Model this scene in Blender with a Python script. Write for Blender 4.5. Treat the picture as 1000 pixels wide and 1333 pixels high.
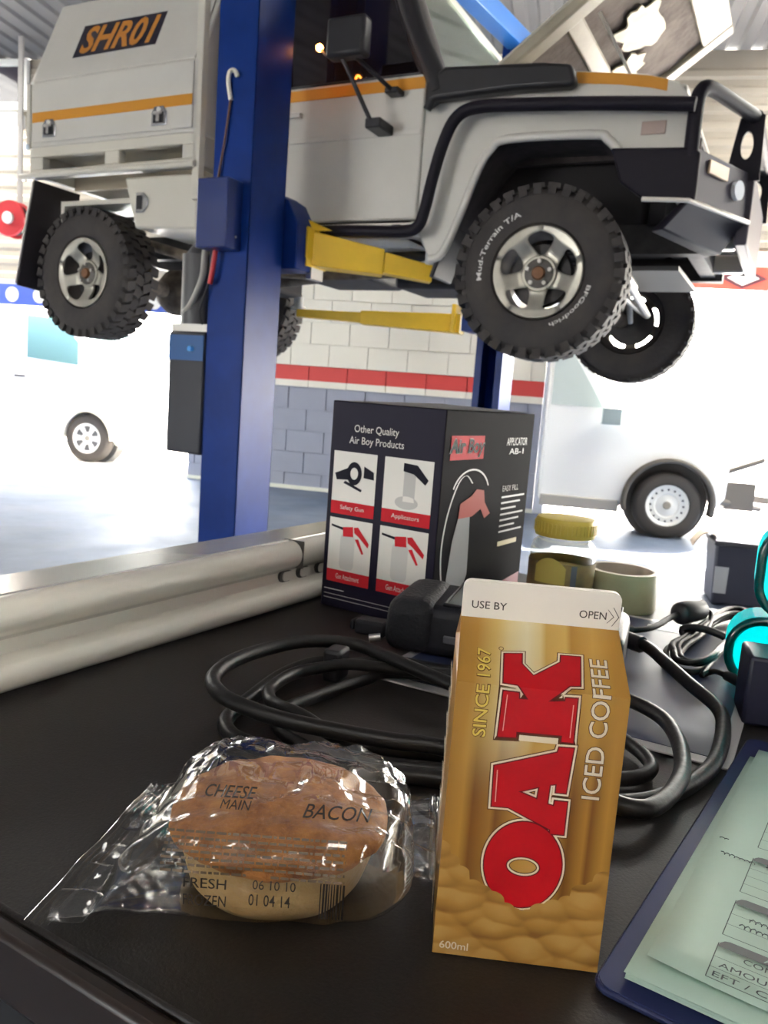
import bpy, bmesh, math, random
from mathutils import Vector, Matrix, noise
from mathutils.bvhtree import BVHTree

random.seed(7)
scene = bpy.context.scene
for o in list(bpy.data.objects):
    bpy.data.objects.remove(o, do_unlink=True)
COL = scene.collection
PI = math.pi
R = math.radians

# ------------------------------------------------------------------ camera
EYE = 1.22
PITCH = math.atan((666.5 - 515) / 1050)
ROLL = math.atan(0.075)
cam_data = bpy.data.cameras.new('camera')
cam_data.sensor_fit = 'HORIZONTAL'
cam_data.sensor_width = 36.0
cam_data.lens = 1050 / 1000 * 36.0
cam_data.clip_start = 0.01
cam_data.clip_end = 300
cam_data.dof.use_dof = True
cam_data.dof.focus_distance = 0.40
cam_data.dof.aperture_fstop = 36
cam = bpy.data.objects.new('camera', cam_data)
COL.objects.link(cam)
_r = Vector((1, 0, 0))
_f = Vector((0, math.cos(PITCH), -math.sin(PITCH)))
_u = Vector((0, math.sin(PITCH), math.cos(PITCH)))
_r2 = _r * math.cos(ROLL) + _u * math.sin(ROLL)
_u2 = -_r * math.sin(ROLL) + _u * math.cos(ROLL)
cam.matrix_world = Matrix(((_r2.x, _u2.x, -_f.x, 0), (_r2.y, _u2.y, -_f.y, 0), (_r2.z, _u2.z, -_f.z, EYE), (0, 0, 0, 1)))
scene.camera = cam

# ------------------------------------------------------------------ world, sun, exposure
world = bpy.data.worlds.new('world')
scene.world = world
world.use_nodes = True
wn = world.node_tree.nodes
wl = world.node_tree.links
wn.clear()
w_out = wn.new('ShaderNodeOutputWorld')
w_bg = wn.new('ShaderNodeBackground')
w_sky = wn.new('ShaderNodeTexSky')
w_sky.sky_type = 'NISHITA'
w_sky.sun_disc = False
w_sky.sun_elevation = R(43)
w_sky.sun_rotation = R(39)
w_sky.air_density = 1.0
w_sky.dust_density = 3.0
w_sky.ozone_density = 1.0
w_mix = wn.new('ShaderNodeMix')
w_mix.data_type = 'RGBA'
w_mix.inputs[0].default_value = 0.55
w_mix.inputs[7].default_value = (5.2, 5.1, 4.9, 1)
wl.new(w_sky.outputs[0], w_mix.inputs[6])
wl.new(w_mix.outputs[2], w_bg.inputs['Color'])
w_bg.inputs['Strength'].default_value = 0.95
wl.new(w_bg.outputs[0], w_out.inputs['Surface'])

sun_data = bpy.data.lights.new('sun', 'SUN')
sun_data.energy = 13.0
sun_data.angle = R(0.6)
sun_data.color = (1.0, 0.95, 0.86)
sun = bpy.data.objects.new('sun', sun_data)
COL.objects.link(sun)
sun.location = (6, 12, 12)
sun.rotation_euler = Vector((-0.63 * 0.731, -0.776 * 0.731, -0.682)).to_track_quat('-Z', 'Y').to_euler()

scene.view_settings.view_transform = 'Standard'
scene.view_settings.look = 'None'
scene.view_settings.gamma = 1.0
scene.view_settings.use_curve_mapping = False
scene.view_settings.exposure = 2.6

# ------------------------------------------------------------------ materials
MATS = {}
def mat(name, col, rough=0.5, metal=0.0, var=0.0, vscale=8.0, col2=None, bump=0.0, bscale=60.0, coat=0.0, spec=0.5, detail=4.0, trans=0.0, emit=None, estr=0.0, alpha=1.0, ior=1.45):
    if name in MATS:
        return MATS[name]
    m = bpy.data.materials.new(name)
    m.use_nodes = True
    nt = m.node_tree
    b = nt.nodes['Principled BSDF']
    c = (*col, 1)
    b.inputs['Base Color'].default_value = c
    b.inputs['Roughness'].default_value = rough
    b.inputs['Metallic'].default_value = metal
    b.inputs['IOR'].default_value = ior
    b.inputs['Specular IOR Level'].default_value = spec
    b.inputs['Coat Weight'].default_value = coat
    b.inputs['Coat Roughness'].default_value = 0.08
    b.inputs['Transmission Weight'].default_value = trans
    b.inputs['Alpha'].default_value = alpha
    if emit:
        b.inputs['Emission Color'].default_value = (*emit, 1)
        b.inputs['Emission Strength'].default_value = estr
    tc = None
    if var or col2 or bump:
        tc = nt.nodes.new('ShaderNodeTexCoord')
    if var or col2:
        n = nt.nodes.new('ShaderNodeTexNoise')
        n.inputs['Scale'].default_value = vscale
        n.inputs['Detail'].default_value = detail
        n.inputs['Roughness'].default_value = 0.6
        nt.links.new(tc.outputs['Object'], n.inputs['Vector'])
        rp = nt.nodes.new('ShaderNodeValToRGB')
        rp.color_ramp.elements[0].position = 0.32
        rp.color_ramp.elements[1].position = 0.68
        if col2:
            rp.color_ramp.elements[0].color = (*col2, 1)
            rp.color_ramp.elements[1].color = c
        else:
            rp.color_ramp.elements[0].color = (*[max(0, x * (1 - var)) for x in col], 1)
            rp.color_ramp.elements[1].color = (*[min(1, x * (1 + var)) for x in col], 1)
        nt.links.new(n.outputs['Fac'], rp.inputs['Fac'])
        nt.links.new(rp.outputs['Color'], b.inputs['Base Color'])
    if bump:
        n2 = nt.nodes.new('ShaderNodeTexNoise')
        n2.inputs['Scale'].default_value = bscale
        n2.inputs['Detail'].default_value = 3.0
        nt.links.new(tc.outputs['Object'], n2.inputs['Vector'])
        bp = nt.nodes.new('ShaderNodeBump')
        bp.inputs['Strength'].default_value = bump
        bp.inputs['Distance'].default_value = 0.01
        nt.links.new(n2.outputs['Fac'], bp.inputs['Height'])
        nt.links.new(bp.outputs['Normal'], b.inputs['Normal'])
    MATS[name] = m
    return m

# ------------------------------------------------------------------ mesh builder
class MB:
    def __init__(s):
        s.v = []; s.f = []; s.m = []
    def add(s, vs, fs, mi=0, M=None):
        k = len(s.v)
        s.v += [tuple(M @ Vector(p)) if M else tuple(p) for p in vs]
        s.f += [tuple(i + k for i in f) for f in fs]
        s.m += [mi] * len(fs)
        return s
    def box(s, x0, x1, y0, y1, z0, z1, mi=0, M=None):
        vs = [(x, y, z) for x in (x0, x1) for y in (y0, y1) for z in (z0, z1)]
        return s.add(vs, [(0, 1, 3, 2), (4, 6, 7, 5), (0, 4, 5, 1), (2, 3, 7, 6), (0, 2, 6, 4), (1, 5, 7, 3)], mi, M)
    def hexa(s, a, b, mi=0, M=None):
        """a: 4 bottom points (ccw from above), b: 4 top points"""
        return s.add(list(a) + list(b), [(3, 2, 1, 0), (4, 5, 6, 7), (0, 1, 5, 4), (1, 2, 6, 5), (2, 3, 7, 6), (3, 0, 4, 7)], mi, M)
    def prism(s, poly, d0, d1, axis='y', mi=0, M=None):
        """poly of (a,b); axis y: a=x,b=z ; axis x: a=y,b=z ; axis z: a=x,b=y"""
        def P(a, b, d):
            return {'y': (a, d, b), 'x': (d, a, b), 'z': (a, b, d)}[axis]
        n = len(poly)
        vs = [P(a, b, d0) for a, b in poly] + [P(a, b, d1) for a, b in poly]
        fs = [tuple(range(n)), tuple(range(2 * n - 1, n - 1, -1))] + [(i, i + n, (i + 1) % n + n, (i + 1) % n) for i in range(n)]
        return s.add(vs, fs, mi, M)
    def cyl(s, p0, p1, r0, r1=None, n=16, cap=True, mi=0, M=None):
        r1 = r0 if r1 is None else r1
        p0 = Vector(p0); p1 = Vector(p1)
        d = (p1 - p0).normalized()
        a = d.orthogonal().normalized(); b = d.cross(a)
        vs = []
        for p, r in ((p0, r0), (p1, r1)):
            for i in range(n):
                t = 2 * PI * i / n
                vs.append(p + (a * math.cos(t) + b * math.sin(t)) * r)
        fs = [(i, (i + 1) % n, (i + 1) % n + n, i + n) for i in range(n)]
        if cap:
            fs += [tuple(range(n - 1, -1, -1)), tuple(range(n, 2 * n))]
        return s.add(vs, fs, mi, M)
    def tube(s, pts, r, n=8, closed=False, mi=0, M=None, cap=True):
        P = [Vector(p) for p in pts]
        N = len(P)
        rr = r if hasattr(r, '__len__') else [r] * N
        T = []
        for i in range(N):
            if closed:
                T.append((P[(i + 1) % N] - P[i - 1]).normalized())
            else:
                T.append((P[min(i + 1, N - 1)] - P[max(i - 1, 0)]).normalized())
        a = T[0].orthogonal().normalized()
        vs = []
        for i in range(N):
            a = (a - T[i] * a.dot(T[i])).normalized()
            b = T[i].cross(a)
            for k in range(n):
                t = 2 * PI * k / n
                vs.append(P[i] + (a * math.cos(t) + b * math.sin(t)) * rr[i])
        fs = []
        for i in range(N if closed else N - 1):
            j = (i + 1) % N
            for k in range(n):
                fs.append((i * n + k, i * n + (k + 1) % n, j * n + (k + 1) % n, j * n + k))
        if cap and not closed:
            fs += [tuple(range(n - 1, -1, -1)), tuple(range((N - 1) * n, N * n))]
        return s.add(vs, fs, mi, M)
    def lathe(s, prof, n=32, axis='z', mi=0, M=None, closed=False):
        """prof: list of (r, h) revolved about the axis"""
        vs = []
        for r, h in prof:
            for k in range(n):
                t = 2 * PI * k / n
                c, d = r * math.cos(t), r * math.sin(t)
                vs.append({'z': (c, d, h), 'y': (c, h, d), 'x': (h, c, d)}[axis])
        L = len(prof)
        fs = []
        for i in range(L if closed else L - 1):
            j = (i + 1) % L
            for k in range(n):
                fs.append((i * n + k, i * n + (k + 1) % n, j * n + (k + 1) % n, j * n + k))
        return s.add(vs, fs, mi, M)
    def grid(s, fn, nu, nv, mi=0, M=None, wrap_v=False):
        vs = [fn(i / nu, j / nv) for i in range(nu + 1) for j in range(nv if wrap_v else nv + 1)]
        w = nv if wrap_v else nv + 1
        fs = []
        for i in range(nu):
            for j in range(nv):
                j2 = (j + 1) % w if wrap_v else j + 1
                fs.append((i * w + j, (i + 1) * w + j, (i + 1) * w + j2, i * w + j2))
        return s.add(vs, fs, mi, M)
    def mesh(s, name, mats, smooth=None, fix=True):
        me = bpy.data.meshes.new(name)
        me.from_pydata(s.v, [], s.f)
        if fix:
            bm = bmesh.new(); bm.from_mesh(me)
            bmesh.ops.recalc_face_normals(bm, faces=bm.faces)
            bm.to_mesh(me); bm.free()
        ml = mats if isinstance(mats, (list, tuple)) else [mats]
        for m in ml:
            me.materials.append(m)
        if len(ml) > 1:
            me.polygons.foreach_set('material_index', s.m)
        if smooth:
            me.polygons.foreach_set('use_smooth', [True] * len(me.polygons))
            me.set_sharp_from_angle(angle=R(smooth))
        me.update()
        return me
    def build(s, name, mats, parent=None, smooth=None, bevel=0.0, seg=2, solid=0.0, fix=True, subs=0, soff=-1):
        me = s.mesh(name, mats, smooth, fix)
        o = bpy.data.objects.new(name, me)
        COL.objects.link(o)
        if parent:
            o.parent = parent
        if solid:
            md = o.modifiers.new('solidify', 'SOLIDIFY'); md.thickness = solid; md.offset = soff
        if bevel:
            md = o.modifiers.new('bevel', 'BEVEL'); md.width = bevel; md.segments = seg
            md.limit_method = 'ANGLE'; md.angle_limit = R(35)
            for p in me.polygons: p.use_smooth = True
            me.set_sharp_from_angle(angle=R(smooth or 40))
            md.harden_normals = False
        if subs:
            md = o.modifiers.new('subsurf', 'SUBSURF'); md.levels = subs; md.render_levels = subs
        return o

def empty(name, loc, rz=0.0, parent=None):
    o = bpy.data.objects.new(name, None)
    COL.objects.link(o)
    o.location = loc
    o.rotation_euler = (0, 0, rz)
    o.empty_display_size = 0.05
    if parent: o.parent = parent
    return o
def tag(o, label=None, cat=None, group=None, kind=None):
    if label: o['label'] = label
    if cat: o['category'] = cat
    if group: o['group'] = group
    if kind: o['kind'] = kind
    return o

def smooth_path(pts, per=8, closed=False):
    """Catmull-Rom through pts"""
    P = [Vector(p) for p in pts]
    n = len(P)
    out = []
    rng = range(n) if closed else range(n - 1)
    for i in rng:
        if closed:
            a, b, c, d = P[i - 1], P[i], P[(i + 1) % n], P[(i + 2) % n]
        else:
            a, b, c, d = P[max(i - 1, 0)], P[i], P[i + 1], P[min(i + 2, n - 1)]
        for k in range(per):
            t = k / per
            out.append(0.5 * ((2 * b) + (c - a) * t + (2 * a - 5 * b + 4 * c - d) * t * t + (3 * b - a - 3 * c + d) * t ** 3))
    if not closed:
        out.append(P[-1])
    return out

def text_geo(body, x0, y0, x1, y1, offset=0.0, shear=0.0, keep=False, space=1.0, res=3):
    """flat mesh data of a text fitted into the rectangle; offset relative to text size"""
    cu = bpy.data.curves.new('t', 'FONT')
    cu.body = body; cu.size = 1.0; cu.offset = offset; cu.shear = shear
    cu.space_character = space; cu.resolution_u = res
    cu.fill_mode = 'BOTH'
    ob = bpy.data.objects.new('t', cu)
    me = bpy.data.meshes.new_from_object(ob)
    vs = [v.co.copy() for v in me.vertices]
    fs = [tuple(p.vertices) for p in me.polygons]
    bpy.data.objects.remove(ob); bpy.data.curves.remove(cu); bpy.data.meshes.remove(me)
    xa = min(v.x for v in vs); xb = max(v.x for v in vs)
    ya = min(v.y for v in vs); yb = max(v.y for v in vs)
    sx = (x1 - x0) / (xb - xa); sy = (y1 - y0) / (yb - ya)
    return [(x0 + (v.x - xa) * sx, y0 + (v.y - ya) * sy) for v in vs], fs
def poly_geo(loops, offset=0.0, res=1):
    """flat filled outline(s) with holes, grown by offset"""
    cu = bpy.data.curves.new('p', 'CURVE')
    cu.dimensions = '2D'; cu.fill_mode = 'BOTH'; cu.offset = offset
    for lp in loops:
        sp = cu.splines.new('POLY')
        sp.points.add(len(lp) - 1)
        for q, (x, y) in zip(sp.points, lp):
            q.co = (x, y, 0, 1)
        sp.use_cyclic_u = True
    ob = bpy.data.objects.new('p', cu)
    me = bpy.data.meshes.new_from_object(ob)
    vs = [(v.co.x, v.co.y) for v in me.vertices]
    fs = [tuple(p.vertices) for p in me.polygons]
    bpy.data.objects.remove(ob); bpy.data.curves.remove(cu); bpy.data.meshes.remove(me)
    return vs, fs
def flat(name, geo, fn, m, parent):
    """place flat print with fn(x, y) -> point"""
    vs, fs = geo
    b = MB(); b.add([fn(x, y) for x, y in vs], fs)
    return b.build(name, m, parent, fix=False)
def ellipse(cx, cy, rx, ry, n=40):
    return [(cx + rx * math.cos(2 * PI * i / n), cy + ry * math.sin(2 * PI * i / n)) for i in range(n)]
def rrect(x0, y0, x1, y1, r, n=5):
    out = []
    for cx, cy, a in ((x1 - r, y1 - r, 0), (x0 + r, y1 - r, 90), (x0 + r, y0 + r, 180), (x1 - r, y0 + r, 270)):
        for i in range(n + 1):
            t = R(a + 90 * i / n)
            out.append((cx + r * math.cos(t), cy + r * math.sin(t)))
    return out

# ================================================================== the workshop building
BA = R(-12)
BO = Vector((-1.107, 9.869, 0))
BU = Vector((math.cos(BA), math.sin(BA), 0))
BN = Vector((-math.sin(BA), math.cos(BA), 0))
BM = Matrix.Translation(BO) @ Matrix.Rotation(BA, 4, 'Z')      # local x along the wall, y outwards, z up
CEIL = 5.0

def floor_material():
    m = bpy.data.materials.new('painted_concrete_floor'); m.use_nodes = True
    nt = m.node_tree; b = nt.nodes['Principled BSDF']; b.inputs['Specular IOR Level'].default_value = 0.25
    tc = nt.nodes.new('ShaderNodeTexCoord')
    n1 = nt.nodes.new('ShaderNodeTexNoise'); n1.inputs['Scale'].default_value = 0.9; n1.inputs['Detail'].default_value = 8; n1.inputs['Roughness'].default_value = 0.65
    n2 = nt.nodes.new('ShaderNodeTexNoise'); n2.inputs['Scale'].default_value = 2.2; n2.inputs['Detail'].default_value = 6
    nt.links.new(tc.outputs['Object'], n1.inputs['Vector']); nt.links.new(tc.outputs['Object'], n2.inputs['Vector'])
    r1 = nt.nodes.new('ShaderNodeValToRGB')
    r1.color_ramp.elements[0].position = 0.36; r1.color_ramp.elements[0].color = (0.06, 0.085, 0.135, 1)
    r1.color_ramp.elements[1].position = 0.62; r1.color_ramp.elements[1].color = (0.125, 0.155, 0.205, 1)
    nt.links.new(n1.outputs['Fac'], r1.inputs['Fac'])
    r2 = nt.nodes.new('ShaderNodeValToRGB')
    r2.color_ramp.elements[0].position = 0.30; r2.color_ramp.elements[0].color = (0.72, 0.72, 0.74, 1)
    r2.color_ramp.elements[1].position = 0.58; r2.color_ramp.elements[1].color = (1, 1, 1, 1)
    nt.links.new(n2.outputs['Fac'], r2.inputs['Fac'])
    mx = nt.nodes.new('ShaderNodeMix'); mx.data_type = 'RGBA'; mx.blend_type = 'MULTIPLY'; mx.inputs[0].default_value = 1
    nt.links.new(r1.outputs['Color'], mx.inputs[6]); nt.links.new(r2.outputs['Color'], mx.inputs[7])
    nt.links.new(mx.outputs[2], b.inputs['Base Color'])
    r3 = nt.nodes.new('ShaderNodeMapRange'); r3.inputs[3].default_value = 0.4; r3.inputs[4].default_value = 0.7
    nt.links.new(n2.outputs['Fac'], r3.inputs[0]); nt.links.new(r3.outputs[0], b.inputs['Roughness'])
    return m
m_floor = floor_material()
m_ground = mat('sunlit_concrete', (0.62, 0.59, 0.54), 0.8, var=0.12, vscale=1.5, detail=8)

f = MB(); f.box(-13, 13, -14, 0.2, -0.12, 0, M=BM)
tag(f.build('floor', m_floor), kind='structure')
f = MB(); f.box(-40, 40, 0.2, 45, -0.14, -0.02, M=BM)
tag(f.build('ground_forecourt', m_ground), kind='structure')

def painted_block_material():
    m = bpy.data.materials.new('painted_block'); m.use_nodes = True
    nt = m.node_tree; b = nt.nodes['Principled BSDF']; b.inputs['Roughness'].default_value = 0.55
    g = nt.nodes.new('ShaderNodeNewGeometry'); sp = nt.nodes.new('ShaderNodeSeparateXYZ')
    nt.links.new(g.outputs['Position'], sp.inputs[0])
    mr = nt.nodes.new('ShaderNodeMapRange'); mr.inputs[1].default_value = 0; mr.inputs[2].default_value = 5
    nt.links.new(sp.outputs['Z'], mr.inputs[0])
    rp = nt.nodes.new('ShaderNodeValToRGB'); rp.color_ramp.interpolation = 'CONSTANT'
    el = rp.color_ramp.elements
    el[0].position = 0; el[0].color = (0.30, 0.32, 0.40, 1)
    el[1].position = 1.235 / 5; el[1].color = (0.78, 0.75, 0.66, 1)
    e = el.new(1.32 / 5); e.color = (0.62, 0.055, 0.05, 1)
    e = el.new(1.498 / 5); e.color = (0.78, 0.75, 0.66, 1)
    nt.links.new(mr.outputs[0], rp.inputs[0]); nt.links.new(rp.outputs[0], b.inputs['Base Color'])
    n = nt.nodes.new('ShaderNodeTexNoise'); n.inputs['Scale'].default_value = 60
    bp = nt.nodes.new('ShaderNodeBump'); bp.inputs['Strength'].default_value = 0.25; bp.inputs['Distance'].default_value = 0.004
    nt.links.new(g.outputs['Position'], n.inputs['Vector']); nt.links.new(n.outputs['Fac'], bp.inputs['Height'])
    nt.links.new(bp.outputs['Normal'], b.inputs['Normal'])
    return m
m_block = painted_block_material()

# block pier between the two door openings, each block its own piece, joints recessed
PIER0, PIER1 = -1.46, 2.88
w = MB(); w.box(PIER0 + 0.006, PIER1 - 0.006, 0.022, 0.19, 0, CEIL, M=BM)
wall = tag(w.build('wall_back', m_block), kind='structure')
BL, BH = 0.48, 0.26
def block_mesh(length, height):
    b = MB(); g = 0.006
    b.box(g, length - g, 0.0, 0.04, g, height - g)
    return b
blocks = {}
z = -0.06
row = 0
while z < 3.1:
    z0 = max(z, 0.0); h = z + BH - z0
    x = PIER0 - (BL / 2 if row % 2 else 0) - 0.14
    while x < PIER1 - 0.03:
        a = max(x, PIER0); c = min(x + BL, PIER1)
        if c - a > 0.03:
            key = (round(c - a, 3), round(h, 3))
            if key not in blocks:
                blocks[key] = block_mesh(*key).mesh('block', m_block)
            o = bpy.data.objects.new('block', blocks[key]); COL.objects.link(o)
            o.matrix_world = BM @ Matrix.Translation((a, random.uniform(-0.0012, 0.0012), z0))
            o.parent = wall
        x += BL
    z += BH; row += 1
b = MB(); b.box(PIER0, PIER1, -0.02, 0.0, 0, 0.045, M=BM)
tag(b.build('baseboard_back', mat('kerb_cream', (0.75, 0.76, 0.66), 0.6)), kind='structure')
b = MB(); b.box(PIER1, PIER1 + 0.12, -0.02, 0.21, 0, CEIL, M=BM)
tag(b.build('trim_1', mat('door_jamb', (0.62, 0.66, 0.74), 0.35, metal=0.2), bevel=0.004), kind='structure')

# ribbed cladding above the doors
def ribbed(x0, x1, z0, z1, pitch=0.17, amp=0.018):
    b = MB()
    n = int((z1 - z0) / pitch)
    prof = []
    for i in range(n):
        q = z0 + i * pitch
        prof += [(q, 0), (q + pitch * 0.18, -amp), (q + pitch * 0.5, -amp), (q + pitch * 0.68, 0)]
    prof.append((z1, 0))
    vs = [(x, y, zz) for zz, y in prof for x in (x0, x1)]
    fs = [(2 * i, 2 * i + 1, 2 * i + 3, 2 * i + 2) for i in range(len(prof) - 1)]
    b.add(vs, fs, 0, BM)
    b.box(x0, x1, 0.02, 0.06, z0, z1, 0, BM)
    return b
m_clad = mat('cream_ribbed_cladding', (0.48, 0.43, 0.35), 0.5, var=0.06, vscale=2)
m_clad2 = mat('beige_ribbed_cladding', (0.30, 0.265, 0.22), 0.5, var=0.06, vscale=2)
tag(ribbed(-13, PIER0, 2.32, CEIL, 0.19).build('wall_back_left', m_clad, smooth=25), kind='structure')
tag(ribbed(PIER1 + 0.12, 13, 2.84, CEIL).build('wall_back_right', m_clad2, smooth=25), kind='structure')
b = MB(); b.box(-13, PIER0, -0.03, 0.1, 2.28, 2.34, M=BM)
tag(b.build('trim_2', mat('white_trim', (0.82, 0.82, 0.80), 0.4)), kind='structure')
# far-left jamb of the left door, and end wall
b = MB(); b.box(-13.2, -13, -14, 0.2, 0, CEIL, M=BM)
tag(b.build('wall_left', mat('plain_grey_wall', (0.55, 0.54, 0.52), 0.7)), kind='structure')
b = MB(); b.box(13, 13.2, -14, 0.2, 0, CEIL, M=BM)
tag(b.build('wall_right', mat('plain_grey_wall', (0.55, 0.54, 0.52), 0.7)), kind='structure')
b = MB(); b.box(-13, -6.5, -14.2, -14, 0, CEIL, M=BM); b.box(-3.0, 13, -14.2, -14, 0, CEIL, M=BM); b.box(-6.5, -3.0, -14.2, -14, 2.6, CEIL, M=BM)
tag(b.build('wall_rear', mat('plain_grey_wall', (0.55, 0.54, 0.52), 0.7)), kind='structure')
# ceiling: grey sheeting with ribs running across
b = MB()
prof = []
x = -13.0
while x < 13:
    prof += [(x, 0), (x + 0.10, 0), (x + 0.13, 0.03), (x + 0.22, 0.03)]
    x += 0.25
prof.append((13, 0))
# unseen translucent sheets added to brighten the interior: (x0, x1, y0, y1) in the building frame
FILL_SHEETS = [(-12.0, -4.5, -3.2, -0.4), (5.2, 12.5, -3.2, -0.4), (2.0, 3.9, -13.2, -12.2)]
def roof_patch(mb, x0, x1, y0, y1):
    pp = [(max(x0, min(x1, px)), dz) for px, dz in prof if x0 - 0.12 <= px <= x1 + 0.12]
    vs = [(px, yy, CEIL + dz) for px, dz in pp for yy in (y0, y1)]
    mb.add(vs, [(2 * i, 2 * i + 1, 2 * i + 3, 2 * i + 2) for i in range(len(pp) - 1)], 0, BM)
def solid_patch(x0, x1, y0, y1):
    roof_patch(b, x0, x1, y0, y1)
    b.box(x0, x1, y0, y1, CEIL + 0.05, CEIL + 0.1, 0, BM)
solid_patch(-13, 13, -0.4, 0.2)
solid_patch(-13, -12, -3.2, -0.4); solid_patch(-4.5, 5.2, -3.2, -0.4); solid_patch(12.5, 13, -3.2, -0.4)
solid_patch(-13, 13, -12.2, -3.2)
solid_patch(-13, 2.0, -13.2, -12.2); solid_patch(3.9, 13, -13.2, -12.2)
solid_patch(-13, 13, -14.0, -13.2)
ceil = tag(b.build('ceiling', mat('ceiling_sheet', (0.15, 0.147, 0.15), 0.6)), kind='structure')
ms = bpy.data.materials.new('translucent_fill_sheet'); ms.use_nodes = True
nt = ms.node_tree; nt.nodes.remove(nt.nodes['Principled BSDF'])
tl = nt.nodes.new('ShaderNodeBsdfTranslucent'); tl.inputs[0].default_value = (0.72, 0.71, 0.66, 1)
df = nt.nodes.new('ShaderNodeBsdfDiffuse'); df.inputs[0].default_value = (0.6, 0.6, 0.56, 1)
mx = nt.nodes.new('ShaderNodeMixShader'); mx.inputs[0].default_value = 0.35
nt.links.new(tl.outputs[0], mx.inputs[1]); nt.links.new(df.outputs[0], mx.inputs[2]); nt.links.new(mx.outputs[0], nt.nodes['Material Output'].inputs['Surface'])
for q_ in FILL_SHEETS:
    b2 = MB(); roof_patch(b2, *q_)
    b2.build('added_fill_sheet', ms, ceil)
for yy in (-3.0, -6.5, -10.0):
    b = MB(); b.box(-13, 13, yy - 0.06, yy + 0.06, CEIL - 0.22, CEIL - 0.005, 0, BM)
    b.build('purlin', mat('purlin_steel', (0.42, 0.40, 0.38), 0.5), ceil)

# red fascia sign with two diamonds over the right door
s = empty('fascia_sign', BM @ Vector((3.1, -0.03, 2.60)), BA)
tag(s, 'red fascia sign with diamond emblems above the right doorway', 'sign')
m_red = mat('sign_red', (0.72, 0.10, 0.07), 0.4)
m_wh = mat('sign_white', (0.85, 0.83, 0.8), 0.45)
b = MB(); b.box(0, 8, -0.015, 0.012, 0.0, 0.24)
b.build('panel', m_red, s)
b = MB(); b.box(0, 8, -0.014, 0.012, 0.24, 0.40)
b.build('upper_panel', mat('sign_salmon', (0.80, 0.55, 0.46), 0.45), s)
for k, cx in enumerate((1.05, 1.72, 2.4, 3.1)):
    b = MB(); b.prism([(cx - 0.24, 0.12), (cx, 0.0 + 0.01), (cx + 0.24, 0.12), (cx, 0.23)], -0.024, -0.015)
    d = b.build('diamond_emblem', mat('emblem_dark', (0.12, 0.04, 0.05), 0.4), s)
    b = MB(); b.prism([(cx - 0.16, 0.12), (cx, 0.045), (cx + 0.16, 0.12), (cx, 0.195)], -0.030, -0.024)
    b.build('diamond_centre', m_wh, d)

# blue banner with white discs under the left door head
s = empty('door_banner', BM @ Vector((-6.2, -0.06, 2.02)), BA)
tag(s, 'blue banner strip with white discs along the left doorway head', 'banner')
b = MB(); b.box(0, 4.5, -0.006, 0.006, 0, 0.26)
b.build('strip', mat('banner_blue', (0.07, 0.13, 0.55), 0.5), s)
for k in range(11):
    cx = 0.25 + k * 0.4
    b = MB(); b.cyl((cx, -0.010, 0.13), (cx, -0.006, 0.13), 0.095, n=20)
    b.build('disc', m_wh, s)

# high window strip and light over the left door
s = empty('high_window', BM @ Vector((-6.04, -0.06, 4.38)), BA)
tag(s, 'dark high window in white frame above the left doorway', 'window')
b = MB()
b.box(0, 2.3, -0.04, 0.02, 0.52, 0.60); b.box(0, 2.3, -0.04, 0.02, 0, 0.10); b.box(2.22, 2.3, -0.04, 0.02, 0.10, 0.52); b.box(0, 0.08, -0.04, 0.02, 0.1, 0.52)
b.build('frame', mat('white_trim', (0.82, 0.82, 0.80), 0.4), s, bevel=0.006)
b = MB(); b.box(0.08, 2.22, 0.0, 0.015, 0.1, 0.52)
b.build('pane', mat('dark_pane', (0.05, 0.045, 0.06), 0.1), s)
s = empty('batten_light', BM @ Vector((-5.68, -0.16, 4.16)), BA)
tag(s, 'white fluorescent batten light below the high window', 'light')
b = MB(); b.box(0, 1.9, -0.06, 0.1, 0, 0.16)
b.build('housing', mat('white_trim', (0.82, 0.82, 0.80), 0.4), s, bevel=0.01)
b = MB(); b.cyl((0.05, -0.02, -0.03), (1.78, -0.02, -0.03), 0.028, n=12)
b.build('tube', mat('tube_glow', (1, 1, 1), 0.3, emit=(1, 0.98, 0.92), estr=6.0), s, smooth=40)

# air hose reel hanging by the left doorway
s = empty('hose_reel', BM @ Vector((-3.42, -0.75, 2.94)), BA)
tag(s, 'red hose reel hanging near the left doorway', 'hose reel')
b = MB(); b.lathe([(0.02, -0.09), (0.2, -0.09), (0.21, -0.07), (0.13, -0.06), (0.13, 0.06), (0.21, 0.07), (0.2, 0.09), (0.02, 0.09)], 28, 'y')
b.build('drum', mat('reel_red', (0.62, 0.04, 0.05), 0.35), s, smooth=40)
b = MB(); b.lathe([(0.135, -0.055), (0.175, -0.05), (0.18, 0), (0.175, 0.05), (0.135, 0.055)], 28, 'y')
b.build('hose', mat('black_rubber', (0.018, 0.017, 0.018), 0.6), s, smooth=60)
b = MB(); b.cyl((0, -0.12, 0), (0, -0.09, 0), 0.07, n=18)
b.build('hub', mat('sign_white', (0.85, 0.83, 0.8), 0.45), s)
b = MB(); b.box(-0.03, 0.03, 0.095, 0.12, -0.05, CEIL - 2.94); b.box(-0.03, 0.03, -0.0, 0.12, -0.03, 0.03)
b.build('bracket', mat('purlin_steel', (0.42, 0.40, 0.38), 0.5), s)

# white boundary wall far out on the forecourt
b = MB(); b.box(-40, 40, 16, 16.2, 0, 2.4, M=BM)
tag(b.build('wall_forecourt', mat('white_render', (0.80, 0.79, 0.76), 0.8)), kind='structure')

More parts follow.
